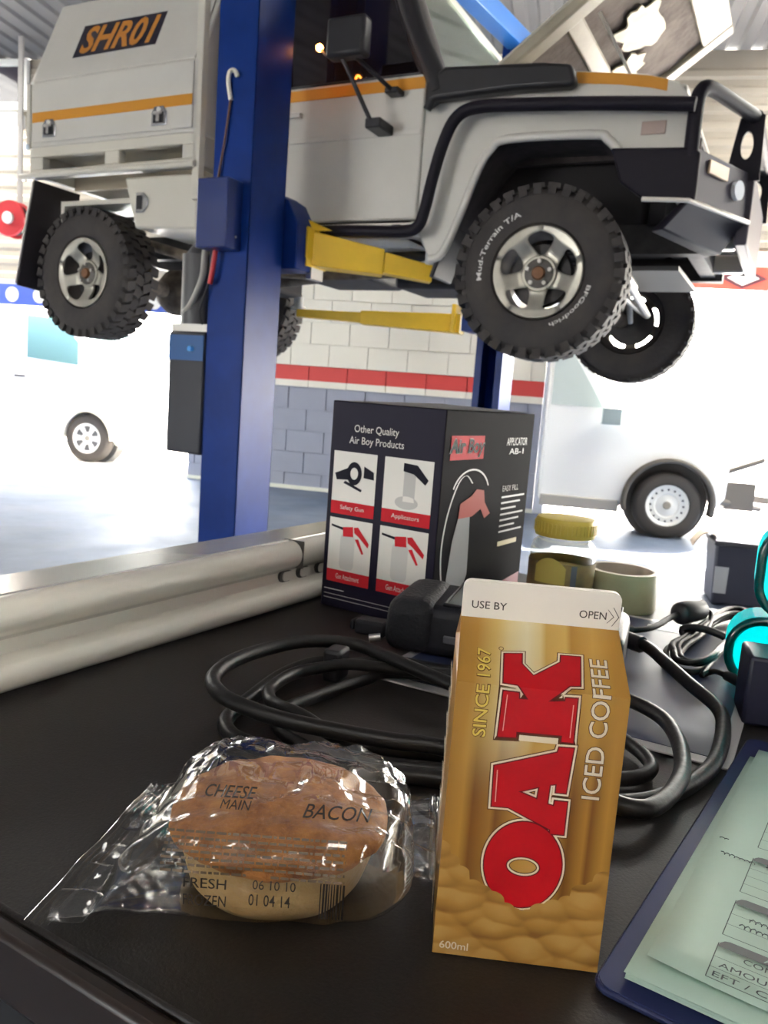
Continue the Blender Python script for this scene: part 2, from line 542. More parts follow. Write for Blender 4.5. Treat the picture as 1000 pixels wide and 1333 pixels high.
# ================================================================== the lifted ute
CA = R(-26.5)
CO = Vector((0.66, 4.10, 1.875))
CM = Matrix.Translation(CO) @ Matrix.Rotation(CA, 4, 'Z')   # x forward, y to the far side, z up from hub height
car = empty('lifted_ute', CO, CA)
tag(car, 'white four-wheel-drive ute with canopy raised on the blue hoist', 'ute')

m_white = mat('ute_white', (0.60, 0.58, 0.53), 0.28, coat=0.4, var=0.03, vscale=3)
m_cream = mat('tray_cream', (0.62, 0.59, 0.51), 0.4)
m_orange = mat('orange_stripe', (0.62, 0.27, 0.03), 0.35)
m_black = mat('black_plastic', (0.014, 0.013, 0.016), 0.45)
m_blackmet = mat('black_powdercoat', (0.012, 0.010, 0.016), 0.5, bump=0.1, bscale=400, spec=0.2)
m_rubber = mat('tyre_rubber', (0.040, 0.036, 0.037), 0.8, bump=0.2, bscale=40, col2=(0.060, 0.052, 0.047), vscale=6)
m_alloy = mat('alloy', (0.46, 0.44, 0.38), 0.38, metal=0.6, var=0.1, vscale=10)
m_dark = mat('under_dark', (0.02, 0.018, 0.02), 0.8)
m_chassis = mat('chassis_black', (0.03, 0.027, 0.028), 0.55, var=0.4, vscale=12)
m_mud = mat('muddy_steel', (0.16, 0.13, 0.10), 0.8, var=0.4, vscale=14)
m_steel = mat('bare_steel', (0.5, 0.48, 0.45), 0.4, metal=0.8)
m_glassd = mat('tinted_glass', (0.012, 0.010, 0.014), 0.06, coat=0.3)
m_chrome = mat('latch_chrome', (0.7, 0.7, 0.7), 0.2, metal=1.0)
m_light = mat('white_print', (0.75, 0.74, 0.70), 0.6)

def make_wheel(x, y, z, steer=0.0, flip=False, letters=True):
    """tyre is the wheel part; outer face at local y=0 pointing to -y"""
    t = MB()
    W = 0.27
    prof = [(0.222, 0.035), (0.236, 0.006), (0.27, -0.004), (0.32, -0.006), (0.365, 0.004), (0.392, 0.022), (0.404, 0.045), (0.408, W / 2), (0.404, W - 0.045), (0.392, W - 0.022), (0.365, W - 0.004), (0.32, W + 0.006), (0.27, W + 0.004), (0.236, W - 0.006), (0.222, W - 0.035)]
    t.lathe(prof, 72, 'y')
    # tread lugs
    n = 34
    for i in range(n):
        for row in range(4):
            a = 2 * PI * (i + (0.5 if row % 2 else 0)) / n
            M = Matrix.Rotation(-a, 4, 'Y') @ Matrix.Translation((0.412, [0.035, 0.10, 0.17, W - 0.035][row], 0)) @ Matrix.Rotation(R([12, -18, 18, -12][row]), 4, 'X')
            t.box(-0.014, 0.010, -0.0335, 0.0335, -0.028, 0.028, 0, M)
        for sd in (0,):
            a = 2 * PI * (i + 0.5 * sd) / n
            yy = 0.012 if sd == 0 else W - 0.012
            M = Matrix.Rotation(-a, 4, 'Y') @ Matrix.Translation((0.392, yy, 0))
            t.box(-0.022, 0.022, -0.012, 0.012, -0.02, 0.02, 0, M)
    wh = t.build('wheel', m_rubber, car, smooth=35)
    wh.location = (x, y, z)
    wh.rotation_euler = (0, 0, steer + (PI if flip else 0))
    # alloy rim
    r = MB()
    N5, rows, cols = 5, 26, 12
    def depth(q):
        if q > 0.195: return 0.012 - (q - 0.195) * 0.2
        return 0.012 + 0.05 * (1 - math.cos(min(1, (0.195 - q) / 0.10) * PI)) / 2 * (1 if q > 0.095 else 1) - (0.012 if q < 0.085 else 0)
    def half(q):
        rc, rh = 0.142, 0.050
        e = (q - rc) / rh
        if abs(e) >= 1: return 0.0
        return (R(20) + R(7) * e) * (1 - abs(e) ** 3) ** 0.45
    qs = [0.05 + (0.222 - 0.05) * i / rows for i in range(rows + 1)]
    for k in range(N5):
        vs = []
        for q in qs:
            h = half(q)
            a0 = 2 * PI * k / N5 + h; a1 = 2 * PI * (k + 1) / N5 - h
            for c in range(cols + 1):
                a = a0 + (a1 - a0) * c / cols + PI / 2
                e = abs(c / cols - 0.5) * 2
                vs.append((q * math.cos(a), depth(q) + (0.006 * e ** 4 if h > 0 else 0), q * math.sin(a)))
        fs = [(i * (cols + 1) + c, i * (cols + 1) + c + 1, (i + 1) * (cols + 1) + c + 1, (i + 1) * (cols + 1) + c) for i in range(rows) for c in range(cols)]
        r.add(vs, fs)
    rim = r.build('rim', m_alloy, wh, smooth=40, solid=0.022, soff=1, fix=False)
    b = MB(); b.lathe([(0.228, 0.0), (0.224, 0.012), (0.205, 0.05), (0.19, 0.2), (0.222, W - 0.02)], 48, 'y')
    b.build('rim_barrel', mat('rim_inner', (0.10, 0.09, 0.085), 0.5, metal=0.5), wh, smooth=40)
    b = MB(); b.lathe([(0.0, 0.10), (0.15, 0.10), (0.16, 0.13), (0.0, 0.14)], 32, 'y')
    b.build('brake_disc', m_chassis, wh, smooth=30)
    b = MB(); b.lathe([(0.0, 0.020), (0.028, 0.022), (0.034, 0.032), (0.036, 0.07), (0.07, 0.078)], 20, 'y')
    b.build('hub_cap', mat('rusty_hub', (0.20, 0.09, 0.04), 0.6), wh, smooth=35)
    b = MB(); b.lathe([(0.030, 0.040), (0.062, 0.042), (0.076, 0.052), (0.078, 0.075)], 28, 'y')
    b.build('hub_plate', mat('hub_plate', (0.10, 0.09, 0.08), 0.5), wh, smooth=35)
    for k in range(5):
        a = 2 * PI * k / 5 + 0.3
        b = MB(); b.cyl((0.058 * math.cos(a), 0.024, 0.058 * math.sin(a)), (0.058 * math.cos(a), 0.06, 0.058 * math.sin(a)), 0.0105, n=6)
        b.build('lug_nut', m_steel, wh)
    if letters:
        def ring_text(body, a_mid, rad, size, ls):
            vs, fs = text_geo(body, 0, 0, ls, size, 0.012)
            def fn(px, py):
                a = a_mid - (px - ls / 2) / rad
                q = rad + py - size / 2
                return (q * math.cos(a), -0.0085, q * math.sin(a))
            flat('tyre_lettering', (vs, fs), fn, m_light, wh)
        ring_text('Mud-Terrain T/A', R(150), 0.292, 0.026, 0.40)
        ring_text('BFGoodrich', R(-42), 0.270, 0.020, 0.27)
    return wh
make_wheel(0, 0, 0, R(4))
make_wheel(-3.10, 0, 0, 0, letters=False)
make_wheel(0.10, 2.09, -0.02, R(3), True, False)
make_wheel(-3.10, 2.05, 0, 0, True, False)

# ---- canopy (service body)
Y0, Y1 = -0.10, 1.98
CX0, CX1 = -3.49, -2.08
SL = Vector((0.25, 0.58)); SLN = SL.normalized()
b = MB()
poly = [(Y0, 0.775), (Y0, 1.17), (Y0 + 0.25, 1.75), (Y1 - 0.25, 1.75), (Y1, 1.17), (Y1, 0.775)]
b.prism(poly, CX0, CX1, 'x')
canopy = b.build('canopy', m_white, car, bevel=0.012)
# near side door: lower panel and folded upper panel standing proud
b = MB()
b.box(CX0 + 0.045, CX1 - 0.035, Y0 - 0.012, Y0, 0.80, 1.165)
b.build('lower_door_panel', m_white, canopy, bevel=0.004)
b = MB()
p0 = Vector((Y0, 1.17)); nrm = Vector((-SLN.y, SLN.x)) * 0.012
q0 = p0 + SLN * 0.006; q1 = p0 + SLN * 0.60
b.prism([tuple(q0), tuple(q1), tuple(q1 + nrm), tuple(q0 + nrm)], CX0 + 0.045, CX1 - 0.035, 'x')
b.build('upper_door_panel', m_white, canopy, bevel=0.004)
b = MB(); b.box(CX0 + 0.045, CX1 - 0.035, Y0 - 0.0155, Y0 - 0.0121, 0.925, 0.985)
b.build('orange_stripe', m_orange, canopy)
for lx in (-3.285, -2.36):
    l = MB(); l.prism([(lx - 0.06, 0.825), (lx + 0.06, 0.825), (lx + 0.06, 0.90), (lx + 0.035, 0.935), (lx - 0.035, 0.935), (lx - 0.06, 0.90)], Y0 - 0.022, Y0 - 0.012)
    lo = l.build('latch', m_chrome, canopy, bevel=0.004)
    l = MB(); l.box(lx - 0.035, lx + 0.035, Y0 - 0.028, Y0 - 0.022, 0.84, 0.90)
    l.build('latch_recess', m_black, lo)
    l = MB(); l.box(lx - 0.008, lx + 0.012, Y0 - 0.038, Y0 - 0.028, 0.845, 0.89); l.box(lx - 0.03, lx + 0.03, Y0 - 0.038, Y0 - 0.028, 0.885, 0.90)
    l.build('latch_handle', m_steel, lo, bevel=0.002)
    l = MB(); l.cyl((lx, Y0 - 0.026, 0.915), (lx, Y0 - 0.022, 0.915), 0.014, n=12)
    l.build('lock_barrel', m_light, lo)
def slant_pt(x, t, off):
    q = p0 + SLN * t + Vector((-SLN.y, SLN.x)) * off
    return (x, q.x, q.y)
b = MB()
vs = [slant_pt(-3.16, 0.15, 0.0135), slant_pt(-2.47, 0.155, 0.0135), slant_pt(-2.47, 0.40, 0.0135), slant_pt(-3.16, 0.40, 0.0135)]
vs += [slant_pt(-3.16, 0.15, 0.012), slant_pt(-2.47, 0.155, 0.012), slant_pt(-2.47, 0.40, 0.012), slant_pt(-3.16, 0.40, 0.012)]
b.add(vs, [(0, 1, 2, 3), (7, 6, 5, 4), (0, 4, 5, 1), (1, 5, 6, 2), (2, 6, 7, 3), (3, 7, 4, 0)])
plate = b.build('number_decal', mat('decal_navy', (0.015, 0.014, 0.03), 0.4), canopy)
flat('decal_lettering', text_geo('SHR01', -3.12, 0.172, -2.51, 0.385, 0.028, 0.12), lambda x, y: slant_pt(x, y, 0.0142), mat('decal_orange', (0.55, 0.22, 0.03), 0.45), plate)
b = MB()
b.box(CX0 - 0.012, CX0 + 0.02, Y0 - 0.012, Y0 + 0.02, 0.775, 1.17)
b.build('corner_post', m_cream, canopy, bevel=0.004)
b = MB(); b.cyl((CX0 + 0.0, Y0 - 0.02, 0.78), (CX0 + 0.0, Y0 - 0.006, 0.78), 0.018, n=14)
b.build('side_lamp', mat('side_lamp', (0.75, 0.85, 0.95), 0.1), canopy)

# ---- tray
b = MB()
b.box(CX0 + 0.01, CX1, Y0 + 0.0, Y0 + 0.06, 0.715, 0.775)
b.box(CX0 + 0.01, CX1, Y0 + 0.0, Y0 + 0.06, 0.585, 0.635)
for x0, x1 in ((CX0 + 0.01, -3.36), (-2.81, -2.69), (-2.19, CX1)):
    b.box(x0, x1, Y0 + 0.0, Y0 + 0.06, 0.635, 0.715)
b.box(CX0 + 0.01, CX1, 1.92, 1.98, 0.585, 0.775)
b.box(CX0 + 0.01, CX0 + 0.07, Y0 + 0.06, 1.92, 0.60, 0.775)
b.box(CX1 - 0.06, CX1, Y0 + 0.06, 1.92, 0.60, 0.775)
b.box(CX0 + 0.07, CX1 - 0.06, Y0 + 0.06, 1.92, 0.745, 0.775)
tray = b.build('tray', m_cream, car, bevel=0.006)
b = MB(); b.box(CX0 + 0.07, CX1 - 0.06, 0.22, 0.24, 0.58, 0.745)
b.build('inner_panel', mat('tray_inner', (0.42, 0.36, 0.27), 0.6), tray)
b = MB(); b.tube([(CX0 - 0.10, Y0 + 0.05, 0.60), (CX0 - 0.06, Y0 - 0.015, 0.595), (CX1 + 0.0, Y0 - 0.015, 0.595)], 0.018, 8)
b.build('rope_rail', m_cream, tray, smooth=50)
b = MB()
for yy in (0.55, 1.3):
    b.box(CX0 + 0.05, CX1, yy, yy + 0.07, 0.45, 0.58)
b.build('bearer', m_chassis, tray)
b = MB(); b.box(CX1 - 0.03, CX1 + 0.02, Y0 - 0.0, Y0 + 0.05, 0.40, 1.70)
b.build('headboard_post', m_cream, tray, bevel=0.005)
# under-tray toolbox
b = MB()
a = [(-2.56, Y0 + 0.02, 0.25), (-2.08, Y0 + 0.02, 0.235), (-2.08, 0.42, 0.235), (-2.56, 0.42, 0.25)]
c = [(-2.66, Y0 + 0.02, 0.555), (-2.085, Y0 + 0.02, 0.555), (-2.085, 0.42, 0.555), (-2.66, 0.42, 0.555)]
b.hexa(a, c)
tb = b.build('under_tray_toolbox', m_cream, car, bevel=0.015)
b = MB(); b.prism([(-2.55, 0.34), (-2.49, 0.34), (-2.455, 0.375), (-2.455, 0.425), (-2.49, 0.46), (-2.55, 0.46)], Y0 + 0.008, Y0 + 0.02)
lo = b.build('latch', m_chrome, tb, bevel=0.003)
b = MB(); b.box(-2.54, -2.50, Y0 + 0.003, Y0 + 0.008, 0.36, 0.44)
b.build('latch_recess', m_black, tb)
# mud flap behind the rear wheel
b = MB()
b.hexa([(-3.60, Y0 + 0.0, -0.10), (-3.60, 0.30, -0.13), (-3.585, 0.30, -0.13), (-3.585, Y0 + 0.0, -0.10)], [(-3.47, Y0 + 0.02, 0.58), (-3.47, 0.30, 0.58), (-3.455, 0.30, 0.58), (-3.455, Y0 + 0.02, 0.58)])
b.build('mud_flap', mat('mud_flap', (0.035, 0.028, 0.032), 0.6), car)
b = MB(); b.tube([(-3.462, Y0 + 0.012, 0.57), (-3.60, Y0 - 0.006, -0.09)], 0.008, 6)
b.build('flap_edge', m_steel, car)
# rear inner guard and step under the tray
b = MB(); b.box(-3.30, -2.70, 0.02, 0.36, 0.43, 0.46); b.box(-3.32, -3.29, 0.02, 0.36, 0.33, 0.46)
b.build('inner_guard', m_cream, car)

# ---- chassis, axles, underside
b = MB()
for yy in (0.50, 1.38):
    b.box(-3.5, 0.72, yy, yy + 0.09, 0.17, 0.32)
for xx in (-3.4, -2.2, -1.2, -0.4, 0.6):
    b.box(xx, xx + 0.08, 0.5, 1.47, 0.19, 0.30)
b.build('chassis_frame', m_chassis, car)
b = MB(); b.tube([(-3.10, 0.2, 0), (-3.10, 1.85, 0)], 0.055, 12); b.lathe([(0.0, -0.17), (0.11, -0.14), (0.17, -0.05), (0.17, 0.05), (0.11, 0.14), (0.0, 0.17)], 20, 'x', M=Matrix.Translation((-3.10, 0.95, 0)))
b.build('rear_axle', m_mud, car, smooth=50)
b = MB(); b.tube([(0, 0.2, 0), (0.05, 1.9, -0.02)], 0.05, 12); b.lathe([(0.0, -0.16), (0.1, -0.13), (0.16, -0.05), (0.16, 0.05), (0.1, 0.13), (0.0, 0.16)], 20, 'x', M=Matrix.Translation((0.02, 1.25, 0)))
b.build('front_axle', m_mud, car, smooth=50)
for yy in (0.42, 1.55):
    b = MB()
    pts = [(0.02 + 0.075 * math.cos(t * 0.55), yy + 0.075 * math.sin(t * 0.55), 0.06 + t * 0.0050) for t in range(70)]
    b.tube(pts, 0.011, 7)
    b.build('coil_spring', m_chassis, car, smooth=50)
    b = MB(); b.cyl((-0.1, yy, -0.03), (-0.14, yy, 0.42), 0.03, n=12); b.cyl((-0.14, yy, 0.25), (-0.14, yy, 0.5), 0.04, n=12)
    b.build('shock_absorber', m_mud, car, smooth=40)
b = MB(); b.tube([(0.24, 0.28, 0.02), (0.24, 1.75, 0.0)], 0.019, 10)
b.build('tie_rod', m_steel, car, smooth=50)
b = MB(); b.tube([(0.30, 0.50, 0.10), (0.30, 1.05, 0.02), (0.28, 1.55, -0.02)], 0.022, 10); b.cyl((0.30, 0.55, 0.09), (0.30, 0.85, 0.055), 0.034, n=12)
b.build('steering_damper', m_steel, car, smooth=50)
b = MB(); b.tube([(0.02, 0.50, -0.06), (-0.55, 0.52, 0.12), (-0.95, 0.53, 0.2)], 0.035, 10)
b.build('radius_arm', m_chassis, car, smooth=50)
b = MB(); b.tube([(0.12, 1.56, 0.16), (0.15, 1.60, 0.05), (0.16, 1.66, -0.06)], [0.02, 0.022, 0.016], 8)
b.build('drag_link', m_steel, car, smooth=50)
b = MB(); b.box(-1.9, -1.35, 0.62, 1.3, 0.08, 0.30); b.box(-1.15, -0.5, 0.72, 1.2, 0.02, 0.3)
b.build('gearbox', m_chassis, car, bevel=0.03)
b = MB(); b.tube(smooth_path([(-0.3, 0.66, 0.12), (-0.9, 0.60, 0.10), (-1.6, 0.45, 0.06), (-2.3, 0.40, 0.12), (-2.9, 0.42, 0.25)], 6), 0.035, 10)
b.build('exhaust_pipe', m_mud, car, smooth=50)
b = MB(); b.tube([(-1.5, 0.95, 0.15), (-2.9, 0.95, 0.02)], 0.04, 10)
b.build('drive_shaft', m_mud, car, smooth=50)
b = MB(); b.box(-2.55, -2.2, 0.5, 1.3, 0.02, 0.22); b.box(-2.1, -1.92, 0.1, 0.5, 0.12, 0.34)
b.build('fuel_tank', m_dark, car, bevel=0.03)

# ---- cab
D0 = 0.03          # door skin plane
FY = 1.86          # far side
b = MB()
# cab shell: floor, back wall, roof, far side, sill
b.box(-2.02, -1.96, D0 + 0.02, FY - 0.02, 0.20, 1.74)
b.box(-1.96, -0.69, D0 + 0.03, FY - 0.03, 0.20, 0.25)
b.box(-2.02, -0.95, D0 + 0.10, FY - 0.10, 1.70, 1.76)
b.box(-1.96, -0.69, FY - 0.03, FY, 0.20, 1.0)
b.box(-0.72, -0.66, D0 + 0.03, FY - 0.03, 0.25, 0.92)
b.box(-2.02, -0.66, D0 - 0.005, D0 + 0.05, 0.185, 0.262)
b.prism([(-2.02, 0.25), (-1.60, 0.25), (-1.60, 1.70), (-2.02, 1.74)], D0, D0 + 0.04)
cab = b.build('cab_shell', m_white, car, bevel=0.008)
b = MB(); b.box(-1.595, -0.693, D0 - 0.006, D0 + 0.035, 0.275, 0.998)
door = b.build('door', m_white, car, bevel=0.010)
b = MB(); b.box(-1.59, -0.70, D0 - 0.013, D0 - 0.006, 0.70, 0.73)
b.build('swage_line', m_white, door, bevel=0.003)
b = MB(); b.box(-2.02, -0.694, D0 - 0.0095, D0 - 0.0062, 0.925, 0.982)
b.build('orange_stripe', m_orange, door)
b = MB(); b.box(-1.56, -1.44, D0 - 0.035, D0 - 0.02, 0.835, 0.86); b.box(-1.56, -1.545, D0 - 0.03, D0 - 0.005, 0.835, 0.86); b.box(-1.455, -1.44, D0 - 0.03, D0 - 0.005, 0.835, 0.86)
b.build('door_handle', m_steel, door, bevel=0.003)
b = MB(); b.prism([(-1.55, 1.0), (-0.735, 1.0), (-0.79, 1.10), (-1.03, 1.62), (-1.55, 1.62)], D0 + 0.02, D0 + 0.03)
b.build('side_window', m_glassd, door)
b = MB()
b.tube([(-1.56, D0 + 0.015, 1.005), (-0.725, D0 + 0.015, 1.005)], 0.012, 6)
b.tube([(-0.72, D0 + 0.015, 1.0), (-0.775, D0 + 0.015, 1.10), (-1.03, D0 + 0.05, 1.64)], 0.018, 6)
b.tube([(-1.56, D0 + 0.015, 1.0), (-1.56, D0 + 0.06, 1.65)], 0.02, 6)
b.build('window_frame', m_black, door, smooth=50)
b = MB()
b.tube([(-0.63, D0 + 0.06, 0.97), (-0.95, D0 + 0.12, 1.70)], 0.035, 8)
b.build('a_pillar', mat('pillar_grey', (0.30, 0.28, 0.27), 0.4), car, smooth=50)
b = MB(); b.tube([(-0.63, FY - 0.06, 0.97), (-0.95, FY - 0.12, 1.70)], 0.035, 8)
b.build('a_pillar', m_white, car, smooth=50)
# windscreen, far window, seats
b = MB(); b.hexa([(-0.62, D0 + 0.08, 0.98), (-0.62, FY - 0.08, 0.98), (-0.61, FY - 0.08, 0.985), (-0.61, D0 + 0.08, 0.985)], [(-0.95, D0 + 0.14, 1.70), (-0.95, FY - 0.14, 1.70), (-0.94, FY - 0.14, 1.705), (-0.94, D0 + 0.14, 1.705)])
mg = bpy.data.materials.new('clear_windscreen'); mg.use_nodes = True
nt = mg.node_tree; nt.nodes.remove(nt.nodes['Principled BSDF'])
tr = nt.nodes.new('ShaderNodeBsdfTransparent'); tr.inputs[0].default_value = (0.80, 0.88, 0.84, 1)
gl = nt.nodes.new('ShaderNodeBsdfGlossy'); gl.inputs['Roughness'].default_value = 0.03
mx = nt.nodes.new('ShaderNodeMixShader'); lw = nt.nodes.new('ShaderNodeLayerWeight'); lw.inputs[0].default_value = 0.12
nt.links.new(lw.outputs['Facing'], mx.inputs[0]); nt.links.new(tr.outputs[0], mx.inputs[1]); nt.links.new(gl.outputs[0], mx.inputs[2])
nt.links.new(mx.outputs[0], nt.nodes['Material Output'].inputs['Surface'])
b.build('windscreen', mg, car)
b = MB(); b.prism([(-1.55, 1.0), (-0.735, 1.0), (-0.79, 1.10), (-1.03, 1.62), (-1.55, 1.62)], FY - 0.03, FY - 0.02)
b.build('far_side_window', m_glassd, car)
b = MB(); b.box(-1.9, -1.45, 0.2, 1.7, 0.25, 0.62); b.box(-1.92, -1.75, 0.2, 1.7, 0.62, 1.35)
b.build('seat', m_dark, car, bevel=0.03)
b = MB(); b.box(-0.95, -0.70, 0.1, 1.75, 0.70, 1.0)
b.build('dashboard', m_dark, car, bevel=0.02)
b = MB(); b.box(-0.72, -0.50, D0 + 0.10, FY - 0.1, 0.88, 0.965)
b.build('cowl', mat('cowl_grey', (0.16, 0.15, 0.15), 0.5), car)

# mirror on arms
b = MB(); b.box(-1.12, -0.90, -0.29, -0.20, 1.00, 1.19)
mi = b.build('door_mirror', m_black, car, bevel=0.02)
b = MB(); b.tube([(-1.05, -0.245, 1.02), (-0.98, -0.20, 0.88), (-0.92, -0.12, 0.73)], 0.012, 8); b.tube([(-0.97, -0.235, 1.01), (-0.85, -0.05, 0.905)], 0.011, 8)
b.build('mirror_arm', m_black, mi, smooth=50)
for q_ in ((-0.95, -0.86, -0.135, 0.024, 0.70, 0.75), (-0.89, -0.81, -0.06, 0.024, 0.89, 0.92)):
    b = MB(); b.box(*q_)
    b.build('mirror_foot', m_black, mi, bevel=0.008)
b = MB(); b.lathe([(0.0, -0.012), (0.012, -0.010), (0.018, 0.0), (0.018, 0.012)], 16, 'y', M=Matrix.Translation((-1.235, -0.165, 1.11)))
b.build('indicator_lamp', mat('indicator_glow', (1, 0.5, 0.1), 0.3, emit=(1.0, 0.35, 0.06), estr=9.0), mi, smooth=50)
b = MB(); b.tube([(-1.235, -0.15, 1.11), (-1.18, -0.18, 1.06), (-1.10, -0.235, 1.03)], 0.008, 6)
b.build('indicator_stalk', m_black, mi)

# ---- front guard with wheel arch
def arch(x0, x1):
    return [(-0.69, 0.995), (-0.40, 0.975), (0.10, 0.93), (0.42, 0.885), (0.56, 0.84), (0.625, 0.76), (0.635, 0.55), (0.34, 0.54), (0.27, 0.61), (0.20, 0.635), (-0.22, 0.645), (-0.31, 0.60), (-0.37, 0.50), (-0.45, 0.28), (-0.53, 0.10), (-0.60, 0.07), (-0.69, 0.22)]
b = MB(); b.prism(arch(0, 0), 0.035, 0.055)
guard = b.build('front_guard', m_white, car, bevel=0.008)
b = MB()   # top of guard
tp = arch(0, 0)[:6]
vs = [(x, 0.05, z) for x, z in tp] + [(x, 0.27, z + 0.015) for x, z in tp]
b.add(vs, [(i, i + 1, i + 7, i + 6) for i in range(5)])
b.build('guard_top', m_white, guard, solid=0.01, smooth=40)
b = MB()   # rolled lip round the wheel opening
ed = arch(0, 0)[7:16]
b.tube(smooth_path([(x, 0.032, z) for x, z in ed], 4), 0.022, 8)
b.build('arch_lip', m_white, guard, smooth=60)
b = MB()   # stripe along the bonnet edge of the guard
vs = []
for x, z in ((0.09, 0.925), (0.30, 0.898), (0.44, 0.872), (0.515, 0.85)):
    vs += [(x, 0.0345, z - 0.05), (x, 0.0345, z)]
b.add(vs, [(0, 1, 3, 2), (2, 3, 5, 4), (4, 5, 7, 6)])
b.build('orange_stripe', m_orange, guard, solid=0.002)
b = MB()
b.prism([(-0.60, 0.08), (-0.47, 0.30), (-0.38, 0.53), (-0.30, 0.62), (0.24, 0.62), (0.34, 0.54), (0.34, 0.52), (0.64, 0.50), (0.64, 0.70), (-0.66, 0.80)], 0.40, 0.44)
vs = []
ed2 = [(-0.58, 0.08), (-0.47, 0.30), (-0.39, 0.51), (-0.32, 0.61), (-0.22, 0.655), (0.20, 0.645), (0.28, 0.615), (0.36, 0.54)]
for x, z in ed2:
    vs += [(x, 0.05, z), (x, 0.42, z)]
b.add(vs, [(2 * i, 2 * i + 1, 2 * i + 3, 2 * i + 2) for i in range(len(ed2) - 1)])
b.build('wheel_well', mat('wheel_well', (0.045, 0.036, 0.036), 0.85, var=0.5, vscale=7), guard)
b = MB(); b.hexa([(-0.60, 0.04, -0.02), (-0.60, 0.30, -0.02), (-0.575, 0.30, -0.02), (-0.575, 0.04, -0.02)], [(-0.52, 0.04, 0.25), (-0.52, 0.30, 0.25), (-0.495, 0.30, 0.25), (-0.495, 0.04, 0.25)])
b.build('front_mud_flap', m_black, car, bevel=0.008)
# far guard
b = MB(); b.prism(arch(0, 0), 1.83, 1.85)
vs = [(x, 1.84, z) for x, z in tp] + [(x, 1.62, z + 0.015) for x, z in tp]
b.add(vs, [(i, i + 1, i + 7, i + 6) for i in range(5)])
b.build('far_guard', m_white, car)
# front panel and lamps
b = MB(); b.box(0.53, 0.60, 0.06, 1.82, 0.42, 0.84)
fp = b.build('grille_panel', m_white, car, bevel=0.02)
b = MB()
for k in range(5):
    b.box(0.60, 0.612, 0.55, 1.35, 0.50 + k * 0.06, 0.535 + k * 0.06)
b.build('grille_bar', m_black, fp)
for yy in (0.32, 1.58):
    b = MB(); b.lathe([(0.0, 0.625), (0.05, 0.622), (0.085, 0.612), (0.095, 0.598)], 24, 'x', M=Matrix.Translation((0, yy, 0.66)))
    b.build('headlamp', mat('lamp_glass', (0.7, 0.75, 0.8), 0.08), fp, smooth=50)
b = MB(); b.box(0.42, 0.53, 0.028, 0.036, 0.615, 0.675)
b.build('corner_lamp', mat('corner_lamp', (0.44, 0.34, 0.30), 0.25), fp, bevel=0.006)
# engine bay
b = MB(); b.box(-0.45, 0.40, 0.5, 1.4, 0.30, 0.80); b.box(-0.35, 0.1, 0.65, 1.15, 0.8, 0.90)
b.build('engine', m_dark, car, bevel=0.03)
b = MB(); b.box(0.42, 0.50, 0.45, 1.45, 0.30, 0.84)
b.build('radiator', m_dark, car)
b = MB(); b.box(-0.20, 0.10, 0.42, 0.66, 0.84, 0.99); b.cyl((-0.02, 0.54, 0.99), (-0.02, 0.54, 1.02), 0.04, n=14)
b.build('coolant_bottle', mat('milky_plastic', (0.75, 0.74, 0.70), 0.35), car, bevel=0.04)
b = MB(); b.box(0.12, 0.34, 0.35, 0.62, 0.80, 0.93)
b.build('battery', m_black, car, bevel=0.01)

# ---- bonnet held open
BE = R(36.5); BLN = 1.30
bonnet_e = Matrix.Translation((-0.48, 0, 0.955)) @ Matrix.Rotation(-BE, 4, 'Y')
b = MB()
def bon(u_, v_):
    x = u_ * BLN; y = 0.17 + v_ * 1.48
    z = 0.035 * math.sin(PI * v_) + 0.02 - 0.05 * max(0, u_ - 0.9) * 10 * 0.5
    return (x, y, z)
b.grid(bon, 14, 16, 0, bonnet_e)
bonnet = b.build('bonnet', mat('bonnet_white', (0.52, 0.49, 0.42), 0.35), car, smooth=40, solid=0.012)
b = MB()
for (x0, x1, y0, y1) in ((0.0, 1.29, 0.175, 0.29), (0.0, 1.29, 1.53, 1.645), (1.10, 1.29, 0.29, 1.53), (0.0, 0.12, 0.29, 1.53)):
    b.box(x0, x1, y0, y1, -0.045, 0.018, 0, bonnet_e)
b.box(0.50, 0.60, 0.29, 1.53, -0.03, 0.012, 0, bonnet_e)
b.build('bonnet_frame', mat('bonnet_frame', (0.36, 0.325, 0.25), 0.45, var=0.1, vscale=5), bonnet, bevel=0.012)
b = MB()
def pad(u_, v_):
    x = 0.12 + u_ * 0.98; y = 0.29 + v_ * 1.24
    return tuple(bonnet_e @ Vector((x, y, -0.012 - 0.012 * noise.noise((x * 6, y * 6, 0)))))
b.grid(pad, 24, 28)
b.build('insulation_pad', mat('insulation_brown', (0.085, 0.065, 0.055), 0.9, col2=(0.17, 0.14, 0.12), vscale=5, bump=0.5, bscale=25), bonnet, smooth=60)
random.seed(3)
for (cx, cy, rx, ry) in ((0.82, 0.80, 0.13, 0.20), (0.66, 1.12, 0.10, 0.13)):
    lp = []
    for i in range(30):
        a = 2 * PI * i / 30
        k = 1 + 0.7 * noise.noise((cx * 9 + 2.2 * math.cos(a), cy * 9 + 2.2 * math.sin(a), 0.3))
        lp.append((cx + rx * k * math.cos(a), cy + ry * k * math.sin(a)))
    b = MB(); b.prism(lp, -0.036, -0.028, 'z', 0, bonnet_e)
    b.build('bare_patch', mat('bare_cream', (0.36, 0.325, 0.21), 0.5, var=0.2, vscale=9), bonnet)
b = MB(); b.cyl((0.36, 0.30, 0.86), (0.10, 0.30, 1.30), 0.008, n=8)
b.build('bonnet_stay', m_steel, car)
b = MB(); b.tube([(-0.52, 0.10, 0.97), (-0.40, 0.22, 0.99), (-0.30, 0.24, 1.04)], 0.022, 8)
b.build('bonnet_hinge', m_white, bonnet, smooth=50)

